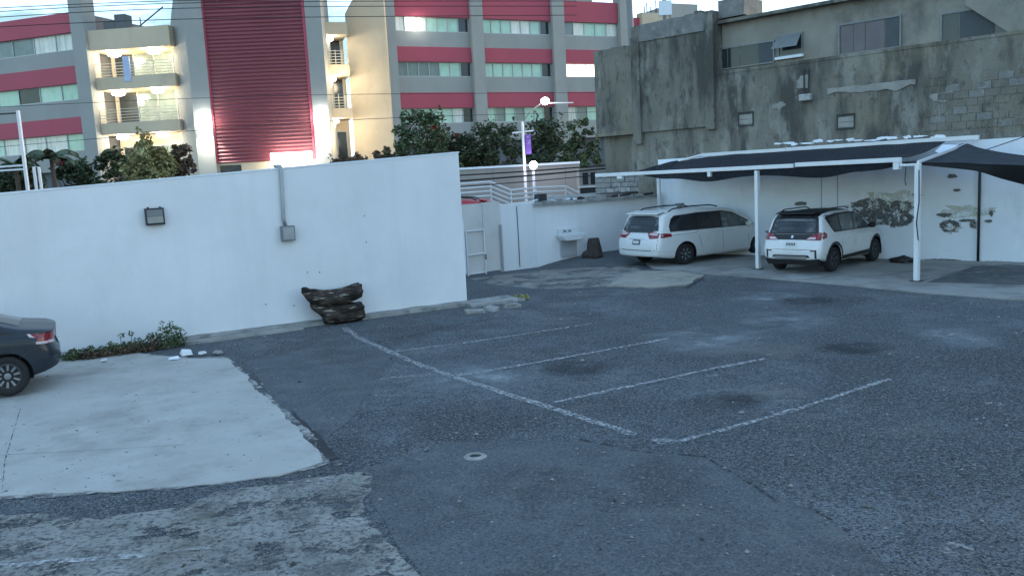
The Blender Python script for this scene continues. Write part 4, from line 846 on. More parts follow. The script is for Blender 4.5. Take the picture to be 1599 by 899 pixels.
# antennas & pole on the roof
s, z = BW.sz(1137, 30, -1); t = thing('aerial', 'small dark aerial arm standing on the derelict roof edge', 'aerial', BW.p(s, -1, ROOF))
MB().tube([BW.p(s, -1, ROOF + .62), BW.p(s, -1, ROOF + .98)], .06, 6).build('mast', M['dark_metal'], t)
MB().beam(BW.p(s + .25, -1, ROOF + .63), BW.p(s - .55, -1, ROOF + .86), .1, .1).build('arm', M['dark_metal'], t)
p0 = D(990, 40, 36); t = thing('utility_pole', 'bluish grey pole rising behind the derelict building corner', 'pole', (p0.x, p0.y, 0)); MB().tube([(p0.x, p0.y, 0), (p0.x - .2, p0.y, 12)], .13, 8).build('shaft', M['grey_metal'], t); MB().box(p0.x - .9, p0.x + .7, p0.y - .06, p0.y + .06, 10.4, 10.55).build('crossarm', M['grey_metal'], t)
p0 = D(1042, 30, 34); t = thing('roof_mast', 'thin mast with a white flat panel above the derelict roof', 'mast', (p0.x, p0.y, 0)); MB().tube([(p0.x, p0.y, 0), (p0.x - .1, p0.y, 9.6)], .09, 8).build('shaft', M['grey_metal'], t); MB().box(p0.x - .35, p0.x + .15, p0.y - .2, p0.y - .1, 8.95, 9.5).build('panel', M['stucco_old'], t)

# ------------------------------------------------------------------ low wall, lean-to roof, gate
lw = thing('low_wall', 'low white yard wall behind the washbasin, under a ragged roof ledge', 'wall', A_)
LF = Frame((.88, 27.1), (K.x, K.y)); LL = (K - Vector((.88, 27.1, 0))).length
MB().fbox(LF, 0, LL - .05, -.18, 0, -.05, 2.0).build('wall', M['stucco'], lw)
lr = thing('lean_to_roof', 'ragged grey slab roof edge lying along the low white wall', 'roof', LF.p(2, -1, 2))
mb = MB(); n = 30
for i in range(n + 1):
    s = -.1 + (LL + .05) * i / n; e = noise.noise(Vector((s * 2.5, 3, 0))) * .06; h = noise.noise(Vector((s * 2.0, 9, 0))) * .03
    mb.v += [LF.p(s, .14 + e, 2.003 + h * .3), LF.p(s, .13 + e, 2.09 + h), LF.p(1.9 + s * .65, -3.2, 2.20), LF.p(1.9 + s * .65, -3.2, 2.08)]
    if i:
        b = len(mb.v) - 8; mb.f += [(b, b + 4, b + 5, b + 1), (b + 1, b + 5, b + 6, b + 2), (b + 2, b + 6, b + 7, b + 3), (b + 3, b + 7, b + 4, b)]
mb.f += [(0, 1, 2, 3), tuple(len(mb.v) - 4 + k for k in range(4))]
mb.build('slab', M['kerb'], lr)
rnd = random.Random(5)
for i in range(26):
    s = rnd.random() * LL; o = .1 - .5 * rnd.random(); L_ = .1 + .3 * rnd.random(); p = LF.p(s, o, 2.13 + .03 * (-o))
    MB().beam(p, p + LF.d * L_ + Vector((0, 0, rnd.gauss(0, .02))), .05 + .1 * rnd.random(), .03 + .05 * rnd.random()).build('debris_piece', M[rnd.choice(('stucco_old', 'kerb', 'wood_dark', 'rubble'))], lr)
s, z = LF.sz(845, 304, -.3); tag(MB().fbox(LF, s - .16, s + .16, -.5, -.2, 2.13, 2.36).build('roof_box', M['grey_dark'], bevel=.01), 'small dark grey box on the corner of the ragged roof ledge', 'box')
# whitewashed stone wall stub under the corner of the grey building
st = thing('stone_stub', 'mossy whitewashed stone wall stub above the ragged roof ledge', 'wall', LF.p(3, -2, 2))
q0, q1 = D(930, 300, 30.9), D(1040, 300, 30.2); SF = Frame((q0.x, q0.y), (q1.x, q1.y))
SLn = (Vector((q1.x, q1.y, 0)) - Vector((q0.x, q0.y, 0))).length
MB().fbox(SF, 0, SLn, -.4, 0, 2.2, 2.95).build('core', M['peel'], st)
rnd = random.Random(4); z = 2.2
for row in range(4):
    s = .0
    while s < SLn - .15:
        L_ = .3 + .35 * rnd.random(); MB().fbox(SF, s + .01, min(s + L_ - .01, SLn), -.02, .02 + .03 * rnd.random(), z + .008, z + .175).build('stone', M[rnd.choice(('stone_white', 'kerb', 'rubble', 'rubble', 'plaster_patch', 'stone_white'))], st, bevel=.012); s += L_
    z += .185
# gate and return wall
GF = Frame((-2.6, 24.72), (.88, 27.1)); GL = (Vector((.88, 27.1, 0)) - Vector((-2.6, 24.72, 0))).length
sg = GF.s_(783, 380); s_e = GF.s_(840, 380)
rw = thing('return_wall', 'short white wall panel between the gate and the low wall', 'wall', GF.p(sg, 0, 0))
MB().fbox(GF, sg + .03, GL, -.15, 0, -.05, 2.12).build('wall', M['stucco'], rw)
MB().tube([GF.p(GF.s_(806, 320), .02, 2.02), GF.p(GF.s_(809, 370), .02, 1.0), GF.p(GF.s_(811, 412), .025, .08)], .012, 6).build('cable_run', M['black'], rw)
MB().tube([GF.p(sg - .02, .05, 0), GF.p(sg - .03, .05, 1.5)], .035, 8).build('pipe_stub', M['galv'], rw)
mg = thing('metal_gate', 'pale sheet metal gate with a white pipe frame at the end of the white wall', 'gate', GF.p(1, 0, 0))
sh = GF.s_(757, 400)
MB().fbox(GF, -1.5, sh, -.05, -.02, .04, 2.20).build('sheet', M['gate_sheet'], mg); MB().fbox(GF, sh + .01, sg, -.05, -.015, .06, 2.22).build('sheet', M['gate_sheet'], mg)
fa, fb = GF.s_(729, 400), GF.s_(757, 400)
zs = [GF.z(745, 361), GF.z(745, 398), .03]
for x in (fa, fb): MB().tube([GF.p(x, .03, 0), GF.p(x, .03, zs[0] + .05)], .024, 8).build('frame_post', M['white_metal'], mg)
for zz in zs: MB().tube([GF.p(fa, .03, zz + .02), GF.p(fb, .03, zz + .03)], .022, 8).build('frame_rail', M['white_metal'], mg)
MB().fbox(GF, fa - .16, fa - .07, -.01, .05, .1, 1.75).build('hinge_stile', M['stucco_old'], mg)
MB().fbox(GF, fb - .02, fb + .02, .055, .075, .45, .62).build('latch', M['rust'], mg)
# rubble heap by the return wall
for i, (u, v, r_, lab) in enumerate([(797, 417, .22, 'pale lumpy concrete block at the base of the return wall'), (785, 414, .14, 'small dark rubble lump beside the gate pipe stub'), (808, 419, .15, 'broken grey concrete piece in front of the black cable'), (770, 423, .12, 'flat dirt clod under the pale gate sheet')]):
    c_ = G(u, v); tag(blob(i * 7 + 2, r_, r_ * .8, r_ * .8, .4, 1.8, 2, r_ * .5, Matrix.Translation((c_.x, c_.y, r_ * .5))).build('rubble_lump', M[('rubble', 'wood_dark', 'kerb', 'asphalt_dark')[i]]), lab, 'rubble')
# washbasin, plank, stump
s, z = LF.sz(884, 367); rz_ = .12
t = thing('washbasin', 'white utility washbasin fixed to the low yard wall', 'washbasin', LF.p(s, 0, z))
MB().prism([LF.p(s - .42, .003, z + .06), LF.p(s - .42, .003, z - .02), LF.p(s - .30, .003, z - .16), LF.p(s + .30, .003, z - .16), LF.p(s + .46, .003, z - .02), LF.p(s + .46, .003, z + .06)], LF.n * .45).build('basin', M['enamel'], t, bevel=.02)
MB().fbox(LF, s - .36, s + .36, .005, .10, z + .061, z + .22).build('splashback', M['enamel'], t)
for k in (-.18, .02): MB().tube([LF.p(s + k, .13, z + .12), LF.p(s + k, .2, z + .17), LF.p(s + k, .28, z + .13)], .018, 6).build('tap', M['dark_metal'], t)
MB().fbox(LF, s - .26, s + .36, .02, .08, z - .70, z - .165).build('pedestal', M['board'], t)
t = thing('trestle', 'pale bent pipe trestle standing in front of the washbasin', 'trestle', G(866, 406))
a_, b_, c_ = G(856, 411), D(869, 389, 28.3), G(880, 402, .12)
MB().tube([a_ + Vector((0, 0, .04)), b_], .035, 6).build('leg', M['white_metal'], t); MB().tube([b_ - Vector((0, 0, .02)), c_], .03, 6).build('leg', M['white_metal'], t)
c_ = LF.p(LF.s_(913, 390), .55, .2); T = Matrix.Translation((c_.x, c_.y, .16))
t = thing('stump', 'dark tapered wooden stump standing against the low white wall', 'stump', c_)
mb = MB(); mb.lathe([(.30, 0), (.29, .1), (.25, .3), (.22, .5), (.19, .64), (.17, .66), (.05, .665)], 16, T)
for p_ in mb.v: 
    d_ = noise.noise(p_ * 5) * .05; p_.x += d_; p_.y += noise.noise(p_ * 4 + Vector((5, 0, 0))) * .05
mb.build('trunk', M['wood_dark'], t, smooth=True); blob(6, .15, .13, .16, .3, 1.5, 2, 0, T @ Matrix.Translation((-.28, -.1, .12))).build('burl', M['wood_dark'], t, smooth=True)

# ================================================================== CARPORT
p1, p2 = G(1184, 420, .03), G(1434, 439, .03); CF = Frame((p1.x, p1.y), (p2.x, p2.y))
cp = thing('carport', 'white steel carport with sagging dark shade net over the two parked cars', 'carport', p1)
zb = 2.83
sp2 = CF.s_(1432, 380)
for s_ in (0, sp2):
    MB().fbox(CF, s_ - .055, s_ + .055, -.055, .055, .031, zb - .05).build('post', M['white_metal'], cp, bevel=.006); MB().fbox(CF, s_ - .12, s_ + .12, -.1, .1, .032, .05).build('base_plate', M['dark_metal'], cp)
sr = bs(1029, 290, .25); MB().fbox(BW, sr - .055, sr + .055, .2, .31, .031, 3.1).build('post', M['white_metal'], cp, bevel=.006)
b0, b1, b2 = CF.s_(931, 276), CF.s_(1240, 255), CF.s_(1407, 248)
MB().fbox(CF, b0, b1, -.05, .05, zb - .02, zb + .09).build('front_beam', M['white_metal'], cp, bevel=.008)
MB().fbox(CF, b1 + .06, b2, -.05, .05, zb, zb + .11).build('front_beam', M['white_metal'], cp, bevel=.008)
MB().fbox(CF, b2 - .16, b2 - .02, -.08, .07, zb - .17, zb - .002).build('beam_end', M['white_metal'], cp)
MB().fbox(CF, b2 - .01, sp2 + .06, -.05, .04, zb - .1, zb - .045).build('arm', M['white_metal'], cp)
MB().fbox(CF, CF.s_(965, 272) - .02, CF.s_(972, 272), -.04, .04, zb - .11, zb - .022).build('bracket', M['white_metal'], cp); 
MB().fbox(CF, CF.s_(1108, 266) - .06, CF.s_(1108, 266) + .06, -.04, .04, zb - .16, zb - .022).build('bracket', M['white_metal'], cp)
r0, r1 = bs(1529, 216, .3), bs(1096, 236, .3)
rm1 = (r0 + r1) / 2 + 1.2
MB().fbox(BW, r0, rm1, .25, .35, 3.30, 3.42).build('rear_beam', M['white_metal'], cp, bevel=.008); MB().fbox(BW, rm1 + .01, r1, .25, .35, 3.30, 3.41).build('rear_beam', M['white_metal'], cp, bevel=.008)
MB().tube([BW.p(r1 + 1.3, .4, 3.0), BW.p(r1 + .8, .4, 3.2), BW.p(r1, .3, 3.36)], .045, 6).build('rear_rail', M['white_metal'], cp)
MB().beam(BW.p(r0 + .05, .3, 3.28), CF.p(sp2, 0, zb - .02), .05, .06).build('rafter', M['white_metal'], cp)
MB().tube([CF.p(sp2 - .28, .02, zb - .12), CF.p(sp2 - .30, .03, zb - .42), CF.p(sp2 - .27, .03, zb - .55)], .012, 5).build('hanging_wire', M['black'], cp)
MB().tube([CF.p(sp2 + .06, .06, zb - .2), CF.p(sp2 + .075, .07, 1.9), CF.p(sp2 + .02, .075, 1.4), CF.p(sp2 + .062, .06, 1.0)], .014, 5).build('hanging_wire', M['black'], cp)
# net
f0, f1 = CF.s_(985, 268), CF.s_(1400, 252); nx, ny = 56, 12; mb = MB()
ra, rb = bs(1052, 246, .3), bs(1478, 222, .3)
for i in range(nx + 1):
    t_ = i / nx; pf = CF.p(f0 + (f1 - f0) * t_, 0, zb + .075); pr = BW.p(ra + (rb - ra) * t_, .32, 3.22 + .1 * min(1, t_ * 4))
    wv = .5 + .5 * math.sin(t_ * 17 + 1.2 * math.sin(t_ * 7)); 
    for j in range(ny + 1):
        q = j / ny
        p = pf.lerp(pr, q); p.z -= (.10 + .05 * wv) * math.sin(math.pi * q) * (1 if t_ > .03 else 0) - .02 * noise.noise(p * 2)
        mb.v.append(p)
    if i:
        for j in range(ny): a = (i - 1) * (ny + 1) + j; mb.f.append((a, a + 1, a + ny + 2, a + ny + 1))
mb.build('shade_net', M['net'], cp, smooth=True)
mb = MB()
for i in range(nx + 1):
    t_ = i / nx; s_ = f0 + .5 + (f1 - f0 - .5) * t_; wv = .5 + .5 * math.sin(t_ * 21 + 1.5 * math.sin(t_ * 6)); e = min(1, t_ * 6, (1 - t_) * 9)
    over = 1.0 if abs(s_ - b1) < .35 else 0
    lo = .06 + (.13 + .12 * wv) * e; 
    mb.v += [CF.p(s_, .056 + .02 * over, zb + (.10 if over else .02)), CF.p(s_, .062 + .02 * over, zb - lo * .4), CF.p(s_, .03 - .12 * wv, zb - lo)]
    if i: b = len(mb.v) - 6; mb.f += [(b, b + 1, b + 4, b + 3), (b + 1, b + 2, b + 5, b + 4)]
mb.v = [p - CF.n * .12 if True else p for p in mb.v]
mb.build('net_hem', M['net'], cp, smooth=True)
# torn net scrap on the rear beam
wallp = [D(1460, 236, 22.0), D(1472, 226, 22.2), D(1497, 226, 22.2), D(1503, 232, 22.0), D(1490, 243, 21.8), D(1475, 244, 21.8)]
tag(MB().prism(wallp, (.02, .05, .0)).build('net_scrap', M['stucco_old']), 'pale torn cloth scrap hanging between carport beam and black sail', 'cloth')
# black shade sail at right
rows = [[(1440, 250, 21.6), (1475, 240, 21.7), (1503, 224, 21.8), (1530, 231, 21.4), (1565, 238, 20.8), (1610, 244, 20.2), (1680, 252, 19.2)],
        [(1420, 252, 20.7), (1460, 248, 20.5), (1502, 238, 20.4), (1530, 242, 20.0), (1565, 248, 19.4), (1610, 253, 18.8), (1680, 262, 17.8)],
        [(1405, 253, 20.1), (1450, 254, 19.6), (1500, 254, 19.2), (1530, 256, 18.9), (1565, 257, 18.5), (1610, 259, 18.0), (1680, 268, 17.0)],
        [(1398, 254, 20.2), (1448, 259, 20.0), (1498, 264, 19.7), (1528, 268, 19.5), (1563, 279, 19.2), (1608, 291, 18.8), (1680, 312, 18.0)]]
def cr_interp(row, n):
    pts = [tuple(D(*p)) for p in row]; return [Vector(p) for p in catmull(pts, n)]
gr = [cr_interp(r_, 5) for r_ in rows]; t = thing('shade_sail', 'black shade sail sagging down from the carport end at the right edge', 'shade sail', gr[0][10])
def loft(ra_, rb_, nn=4):
    mb = MB(); m_ = len(ra_)
    for i in range(m_):
        for j in range(nn + 1): mb.v.append(ra_[i].lerp(rb_[i], j / nn) + Vector((0, 0, .03 * noise.noise(ra_[i] * 1.5 + Vector((0, 0, j * .4))))) * (1 if 0 < j < nn else 0))
        if i:
            for j in range(nn): a = (i - 1) * (nn + 1) + j; mb.f.append((a, a + 1, a + nn + 2, a + nn + 1))
    return mb
u1 = loft(gr[0], gr[1]); u2 = loft(gr[1], gr[2]); u1.add(u2.v, u2.f); u1.build('upper_panel', M['net_lit_side'], t, smooth=True)
loft(gr[2], gr[3]).build('lower_panel', M['black'], t, smooth=True)  # black paints in the shade of the underside below the fold
MB().tube([D(1540, 234, 22.2), D(1599, 214, 21.6), D(1660, 200, 21)], .012, 5).build('guy_rope', M['cable'], t)

# ================================================================== BEYOND THE WALL: street furniture, retaining wall, trees
RF = Frame(tuple(D(690, 290, 41))[:2], tuple(D(906, 290, 40))[:2]); RL = RF.s_(905, 285); zr = RF.z(800, 261)
t = thing('retaining_wall', 'long pale plastered retaining wall across the street behind the stair railings', 'wall', RF.p(3, 0, 0))
MB().fbox(RF, -14, RL, -.3, 0, -.05, zr).build('wall', M['retain'], t); MB().fbox(RF, -14, RL + .03, -.34, .05, zr + .001, zr + .10).build('coping', M['stucco_old'], t)
for k in range(4):
    s_ = RL * (.12 + k * .26); MB().fbox(RF, s_, s_ + .02, -.01, .006, 0, zr - .02).build('joint', M['office_grey_dark'], t)
SR = Frame(tuple(D(700, 290, 37))[:2], tuple(D(906, 290, 37))[:2])
t = thing('stair_railing', 'white stepped railing of an outdoor ramp seen above the gate', 'railing', SR.p(2, 0, 0))
prof = [(700, 289), (717, 287.5), (766, 284), (798, 297), (837, 293), (883, 291), (904, 301)]
for k in range(5):
    pts = [SR.p(*(lambda q: (q[0], 0, q[1]))(SR.sz(u, v + k * 7.2))) for u, v in prof]; MB().tube(pts, .05, 6).build('rail', M['white_metal'], t)
for u, v in ((717, 287), (766, 284), (798, 297), (837, 293), (883, 291)):
    s_, z_ = SR.sz(u, v); MB().tube([SR.p(s_, -.01, .0), SR.p(s_, -.01, z_)], .035, 6).build('baluster', M['white_metal'], t)
t = thing('ramp_wall', 'pale grey ramp side wall under the white stair railing', 'wall', SR.p(2, -.5, 0)); MB().fbox(SR, -3, SR.s_(904, 300), -.6, -.2, -.05, SR.z(800, 322)).build('wall', M['retain'], t)
q = D(920, 277, 38); t = thing('kiosk', 'small pale kiosk with two dark windows left of the derelict building', 'kiosk', (q.x, q.y, 0))
MB().box(q.x - .45, q.x + 1.5, q.y, q.y + 1.5, -.05, q.z + .42).build('wall', M['retain'], t)
for k in (0, 1): MB().box(q.x - .30 + k * .36, q.x - .05 + k * .36, q.y - .02, q.y, q.z - .32, q.z + .22).build('window', M['pane_dark'], t)
MB().box(q.x - .5, q.x + 1.5, q.y - .12, q.y - .03, q.z - .45, q.z - .38).build('sill', M['stucco'], t); MB().box(q.x - .44, q.x + 1.5, q.y - .022, q.y - .001, -.04, q.z - .46).build('dark_base', M['grey_dark'], t)
# red van roof above the gate
rl = D(676, 315, 34); rv = minivan('van', 'red van whose roof alone shows above the pale gate', (rl.x, rl.y, rl.z - 1.80), R(176), M['red_paint'], False)
rv.t.location.z = 0.02; rv.t.scale = (1, 1, (rl.z + .05) / 1.80)
def lamp_light(loc, e, col, r_=.12, parent=None):
    l = bpy.data.lights.new('lamp_light', 'POINT'); l.energy = e; l.color = col; l.shadow_soft_size = r_; o = bpy.data.objects.new('lamp_light', l); C.objects.link(o); o.location = loc; return o
def street_lamp(name, label, foot, h, arm=None, head=None, r_=.075):
    t = thing(name, label, 'street lamp', foot, 0, 'street lamps beyond the wall'); MB().tube([foot, Vector((foot.x, foot.y, h))], r_, 8, r_ * .8).build('pole', M['white_metal'], t)
    return t
f = D(819, 262, 39); foot = Vector((f.x, f.y, 0)); top = D(813, 190, 39)
t = street_lamp('street_lamp', 'white street lamp post carrying the purple banner and a curved arm', foot, top.z)
hd = D(851, 158, 39); ctrl = D(830, 172, 39)
MB().tube([Vector((foot.x, foot.y, top.z - .05)), ctrl, hd + Vector((-.1, 0, -.05))], .03, 6).build('arm', M['grey_metal'], t)
blob(1, .19, .18, .17, .05, 1, 2, 0, Matrix.Translation(hd)).build('lamp_head', M['lamp_on'], t, smooth=True); MB().beam(hd + Vector((.2, 0, -.1)), hd + Vector((1.3, 0, -.14)), .1, .05).build('wing', M['white_metal'], t)
cx_ = D(815, 207, 39); MB().beam(Vector((foot.x - .5, foot.y, cx_.z)), Vector((foot.x + .5, foot.y, cx_.z + .06)), .05, .06).build('crossbar', M['white_metal'], t)
lamp_light(hd - Vector((0, .5, .3)), 9, (1, .95, .85), .2)
bz0, bz1 = D(823, 241, 39).z, D(823, 210, 39).z
bn = MB().box(foot.x + .10, foot.x + .36, foot.y - .02, foot.y + .02, bz0, bz1).build('banner', M['banner']); tag(bn, 'narrow purple banner hanging from the street lamp post', 'banner')
f = D(834, 290, 38.5); foot = Vector((f.x, f.y, 0)); hd = D(833, 258, 38.5)
t = street_lamp('street_lamp', 'shorter post lamp with a round bluish white globe over the railing', foot, hd.z - .15)
blob(2, .18, .18, .19, .03, 1, 2, 0, Matrix.Translation(hd)).build('lamp_globe', mat('bluish globe', (1, 1, 1), .5, 0, emit=(.85, .8, 1), estr=10), t, smooth=True); lamp_light(hd - Vector((0, .5, 0)), 9, (.85, .8, 1), .2)
# post frame at the far left
f = D(44, 300, 30); t = thing('sign_frame', 'tall thin white post with pipe side frame behind the wall at the left', 'post', (f.x, f.y, 0))
tp = D(42, 172, 30); MB().tube([(f.x, f.y, 0), (f.x, f.y, tp.z)], .065, 8).build('post', M['white_metal'], t)
MB().beam(Vector((f.x, f.y, D(42, 176, 30).z)), D(-60, 182, 30), .05, .05).build('top_arm', M['dark_metal'], t)
for dv in (258, 264): MB().beam(Vector((f.x - .05, f.y, D(40, dv, 30).z)), D(-80, dv + 8, 30), .05, .06).build('cross_rail', M['white_metal'], t)
for du in (-6, 8, 16): q = D(44 + du, 256, 30); MB().tube([(q.x, q.y, 0), (q.x, q.y, q.z + (.1 if du < 0 else -.1))], .05, 6).build('side_post', M['white_metal'], t)

def tree(name, label, cat, x, y, ztop, zbot, rad, m, seed, clumps=22, per=110, size=.13, flowers=0, group='trees and shrubs across the street'):
    rnd = random.Random(seed); t = thing(name, label, cat, (x, y, 0), 0, group); h = ztop - zbot
    tr = MB(); tr.tube([(x, y, -.05), (x + .05, y, zbot * .6), (x + rnd.gauss(0, .1), y, zbot + h * .35)], .14, 8, .07)
    for k in range(5):
        a = rnd.random() * 6.28; tr.tube([(x, y, zbot * .7 + .1 * k), (x + math.cos(a) * rad * .6, y + math.sin(a) * rad * .6, zbot + h * (.3 + .5 * rnd.random()))], .05, 5, .015)
    tr.build('trunk', M['bark'], t)
    cr_ = MB(); fl = MB()
    for k in range(clumps * 2):
        a = rnd.random() * 6.28; q = rnd.random(); rr = rad * (1 - .55 * q) * rnd.random() ** .5; z = zbot + h * (.02 + .9 * q); cs = rad * (.12 + .24 * rnd.random() ** 1.5)
        c_ = Vector((x + math.cos(a) * rr, y + math.sin(a) * rr * .7, z)); leaf_cloud(cr_, c_, (cs * (.7 + .6 * rnd.random()), cs, cs * (.5 + .5 * rnd.random())), int(per * .62), size, rnd)
        if rnd.random() < .35: leaf_cloud(cr_, c_ + Vector((math.cos(a) * cs, 0, cs * .9)), (cs * .35, cs * .35, cs * .8), 22, size * .9, rnd)
        if flowers and rnd.random() < flowers: leaf_cloud(fl, c_ + Vector((0, -cs * 1.0, 0)), (cs * .6, cs * .3, cs * .4), 60, size * .8, rnd)
    cr_.build('crown', m, t)
    if fl.v: fl.build('blossom', M['flower'], t)
    return t
for i, (u, vt, vb, d, rp, m_, lab, fl) in enumerate([
    (602, 228, 262, 46, 30, 'leaf_brown', 'low brownish shrub at the foot of the warm lit office wall', 0),
    (655, 172, 258, 45, 62, 'leaf', 'leafy tree with the highest crown, left end of the dark row', .05),
    (715, 205, 262, 46, 48, 'leaf_dark', 'dark shrub tree between the tall leafy tree and the banner post', .10),
    (768, 190, 264, 45, 50, 'leaf_dark', 'dense dark tree just left of the street lamp post', 0),
    (848, 188, 262, 46, 52, 'leaf_dark', 'dense dark tree behind the purple banner', .0),
    (905, 180, 264, 45, 44, 'leaf', 'dark green tree hard against the derelict building corner', 0),
    (228, 208, 292, 40, 50, 'leaf_olive', 'round olive green tree in front of the lit left balconies', 0),
    (280, 222, 285, 41, 26, 'leaf_brown', 'thin dry brownish tree beside the olive tree', 0),
    (172, 228, 292, 42, 40, 'leaf_dark', 'dark shrub left of the olive tree', 0),
    (112, 246, 300, 42, 40, 'leaf_dark', 'dark low shrub with a red blossom in front of the left wing', .14),
    (18, 262, 305, 42, 46, 'leaf_dark', 'dark low shrub behind the white pipe frame', 0),
    (545, 246, 262, 48, 40, 'leaf_brown', 'low dry hedge shrub under the right balconies', 0)]):
    a, b = D(u, vt, d), D(u, vb, d); pxm = d / FPX; big = rp > 45
    tree('shrub' if vt > 220 else 'tree', lab, 'shrub' if vt > 220 else 'tree', a.x, d, a.z, b.z - .5, rp * pxm, M[m_], 100 + i, 30 if big else 20, 120, .11, fl)
def palm(label, u, vt, d, seed):
    rnd = random.Random(seed); a = D(u, vt, d); t = thing('palm', label, 'palm', (a.x, d, 0), 0, 'trees and shrubs across the street')
    MB().tube([(a.x, d, -.05), (a.x, d, a.z - .5)], .13, 8, .10).build('trunk', M['bark'], t)
    for k in range(15):
        an = rnd.random() * 6.28; L_ = 1.0 + .5 * rnd.random(); up = .2 + .9 * rnd.random(); mb = MB(); prev = None
        for j in range(9):
            q = j / 8; p = Vector((a.x + math.cos(an) * L_ * q, d + math.sin(an) * L_ * q, a.z - .5 + L_ * (up * q - .9 * q * q))); side = Vector((-math.sin(an), math.cos(an), 0)); wd_ = .24 * math.sin(math.pi * min(1, q + .12))
            if j:
                for sg_ in (-1, 1): mb.add([prev, p, p + side * sg_ * wd_ + Vector((0, 0, -.12)) , prev + side * sg_ * wd_ * .9 + Vector((0, 0, -.12))], [(0, 1, 2, 3)])
            prev = p
        mb.build('frond', M['leaf_dark'], t)
palm('small palm right of the thin white post, before the left wing', 78, 228, 40, 3); palm('small palm left of the thin white post at the picture edge', 22, 240, 40, 5)

# power cables strung along the street
def cable(label, pts, r_=.014):
    b = MB(); P_ = [Vector(tuple(D(*p))) for p in pts]; n = 24; out = []
    for i in range(n + 1): out.append(Vector(catmull([tuple(p) for p in P_], n)[min(i * (len(P_) - 1), n * (len(P_) - 1))]))
    b.tube(out, r_, 5); tag(b.build('power_cable', M['cable']), label, 'cable', 'power cables above the street')
for i, (va, vb, vc, lab) in enumerate([(13, 1, -6, 'topmost thin power cable over the street'), (20, 6, 2, 'second thin power cable from the top'), (29, 14, 10, 'third thin power cable, crossing the red tower'), (43, 31, 24, 'lowest of the four high power cables, over the balcony roofs')]):
    cable(lab, [(-120, va + 6, 30), (300, vb - 1 if i else vb, 32), (900, vc, 36)])
cable('single thin power cable crossing the office front at mid height', [(-100, 172, 33), (420, 150, 34), (930, 145, 38)], .010)
cable('thin power cable just above the trees, crossing the lit tower base', [(-100, 238, 33), (500, 190, 34), (930, 175, 38)], .010)
for u0, v0, v1, r_, lab in ((700, 275, 257, .03, 'upper thick black cable in front of the retaining wall'), (700, 284, 262, .035, 'thickest black cable sagging before the retaining wall'), (700, 293, 271, .02, 'lower black cable in front of the stair railing')):
    cable(lab, [(u0, v0, 34), (830, (v0 + v1) / 2 + 1, 35), (960, v1, 36)], r_)

# ================================================================== OFFICE BUILDING ACROSS THE STREET
ob = thing('office_building', 'long grey and red office block with a red clad central tower and lit balconies', 'office building', (-8, 62, 0))
def wing(F, bays, rows, uref, panes_n, top_extra):
    """rows: (red top, red bottom, window bottom) pixel rows at column uref; bays: pixel column pairs"""
    zz = [[F.z(uref, v) for v in r_] for r_ in rows]
    a0 = min(F.s_(u, 150) for b_ in bays for u in b_) - .3; a1 = max(F.s_(u, 150) for b_ in bays for u in b_) + .3
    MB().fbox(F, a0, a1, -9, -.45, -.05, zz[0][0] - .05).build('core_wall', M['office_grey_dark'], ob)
    rnd = random.Random(int(uref))
    for bi, (ua, ub) in enumerate(bays):
        s0, s1 = F.s_(ua, 150), F.s_(ub, 150)
        for ri, (zt_, zm, zw) in enumerate(zz):
            MB().fbox(F, s0 + .03, s1 - .03, -.4, .12, zm, zt_).build('red_band', M['office_red'], ob)
            nxt = zz[ri + 1][0] if ri + 1 < len(zz) else zw - 1.4
            MB().fbox(F, s0, s1, -.4, .0, nxt + .01, zw - .005).build('spandrel', M['office_grey'], ob)
            fr = MB(); n = panes_n[bi]
            fr.fbox(F, s0 + .02, s1 - .02, -.25, -.10, zw, zw + .06); fr.fbox(F, s0 + .02, s1 - .02, -.25, -.10, zm - .05, zm - .002)
            for k in range(n + 1): x = s0 + .05 + (s1 - s0 - .1) * k / n; fr.fbox(F, x - .03, x + .03, -.25, -.09, zw + .061, zm - .051)
            w_ = fr.build('window', M['alu'], ob)
            for k in range(n):
                x0, x1 = s0 + .05 + (s1 - s0 - .1) * k / n + .032, s0 + .05 + (s1 - s0 - .1) * (k + 1) / n - .032
                mm = rows_mat(F, bi, ri, k, n, rnd); MB().fbox(F, x0, x1, -.22, -.16, zw + .062, zm - .052).build('pane', M[mm], w_, root=ob)
    return zz
def rows_mat(F, bi, ri, k, n, rnd):
    if F is LWF:
        if ri == 0: return ('pane_teal', 'pane_teal', 'pane_grey', 'pane_grey', 'pane_pale', 'pane_pale')[k]
        if ri == 1: return ('pane_teal', 'pane_teal', 'pane_teal', 'pane_dark', 'pane_teal', 'pane_teal')[k]
        return rnd.choice(('pane_teal', 'pane_teal', 'pane_pale'))
    if k == n - 1 and bi < 2: return 'pane_dark'
    if ri == 0: return ('pane_pale', 'pane_lit', 'pane_pale', 'pane_teal', 'pane_teal', 'pane_teal')[k] if bi < 1 else rnd.choice(('pane_teal', 'pane_teal', 'pane_grey', 'pane_pale'))
    if ri == 1: return 'pane_lit' if bi == 2 else rnd.choice(('pane_grey', 'pane_grey', 'pane_teal')) if bi == 0 else rnd.choice(('pane_grey', 'pane_teal', 'pane_teal'))
    return rnd.choice(('pane_teal', 'pane_teal', 'pane_grey', 'pane_teal', 'pane_pale'))
def pil(F, ua, ub, o0, o1, z1, v=150, m='office_grey', name='pillar'):
    a, b = F.s_(ua, v), F.s_(ub, v); return MB().fbox(F, a, b, o0, o1, -.05, z1).build(name, M[m], ob)
q = D(614, 200, 62); RWF = Frame((q.x, q.y), (q.x + .906, q.y + .42)); LWF = None
bays = [(622, 739), (757, 864), (882, 968)]
zr_ = wing(RWF, bays, [(-8, 27, 50), (74, 97, 120), (145, 169, 193)], 675, (7, 7, 5), 0)
ztop_r = zr_[0][0]
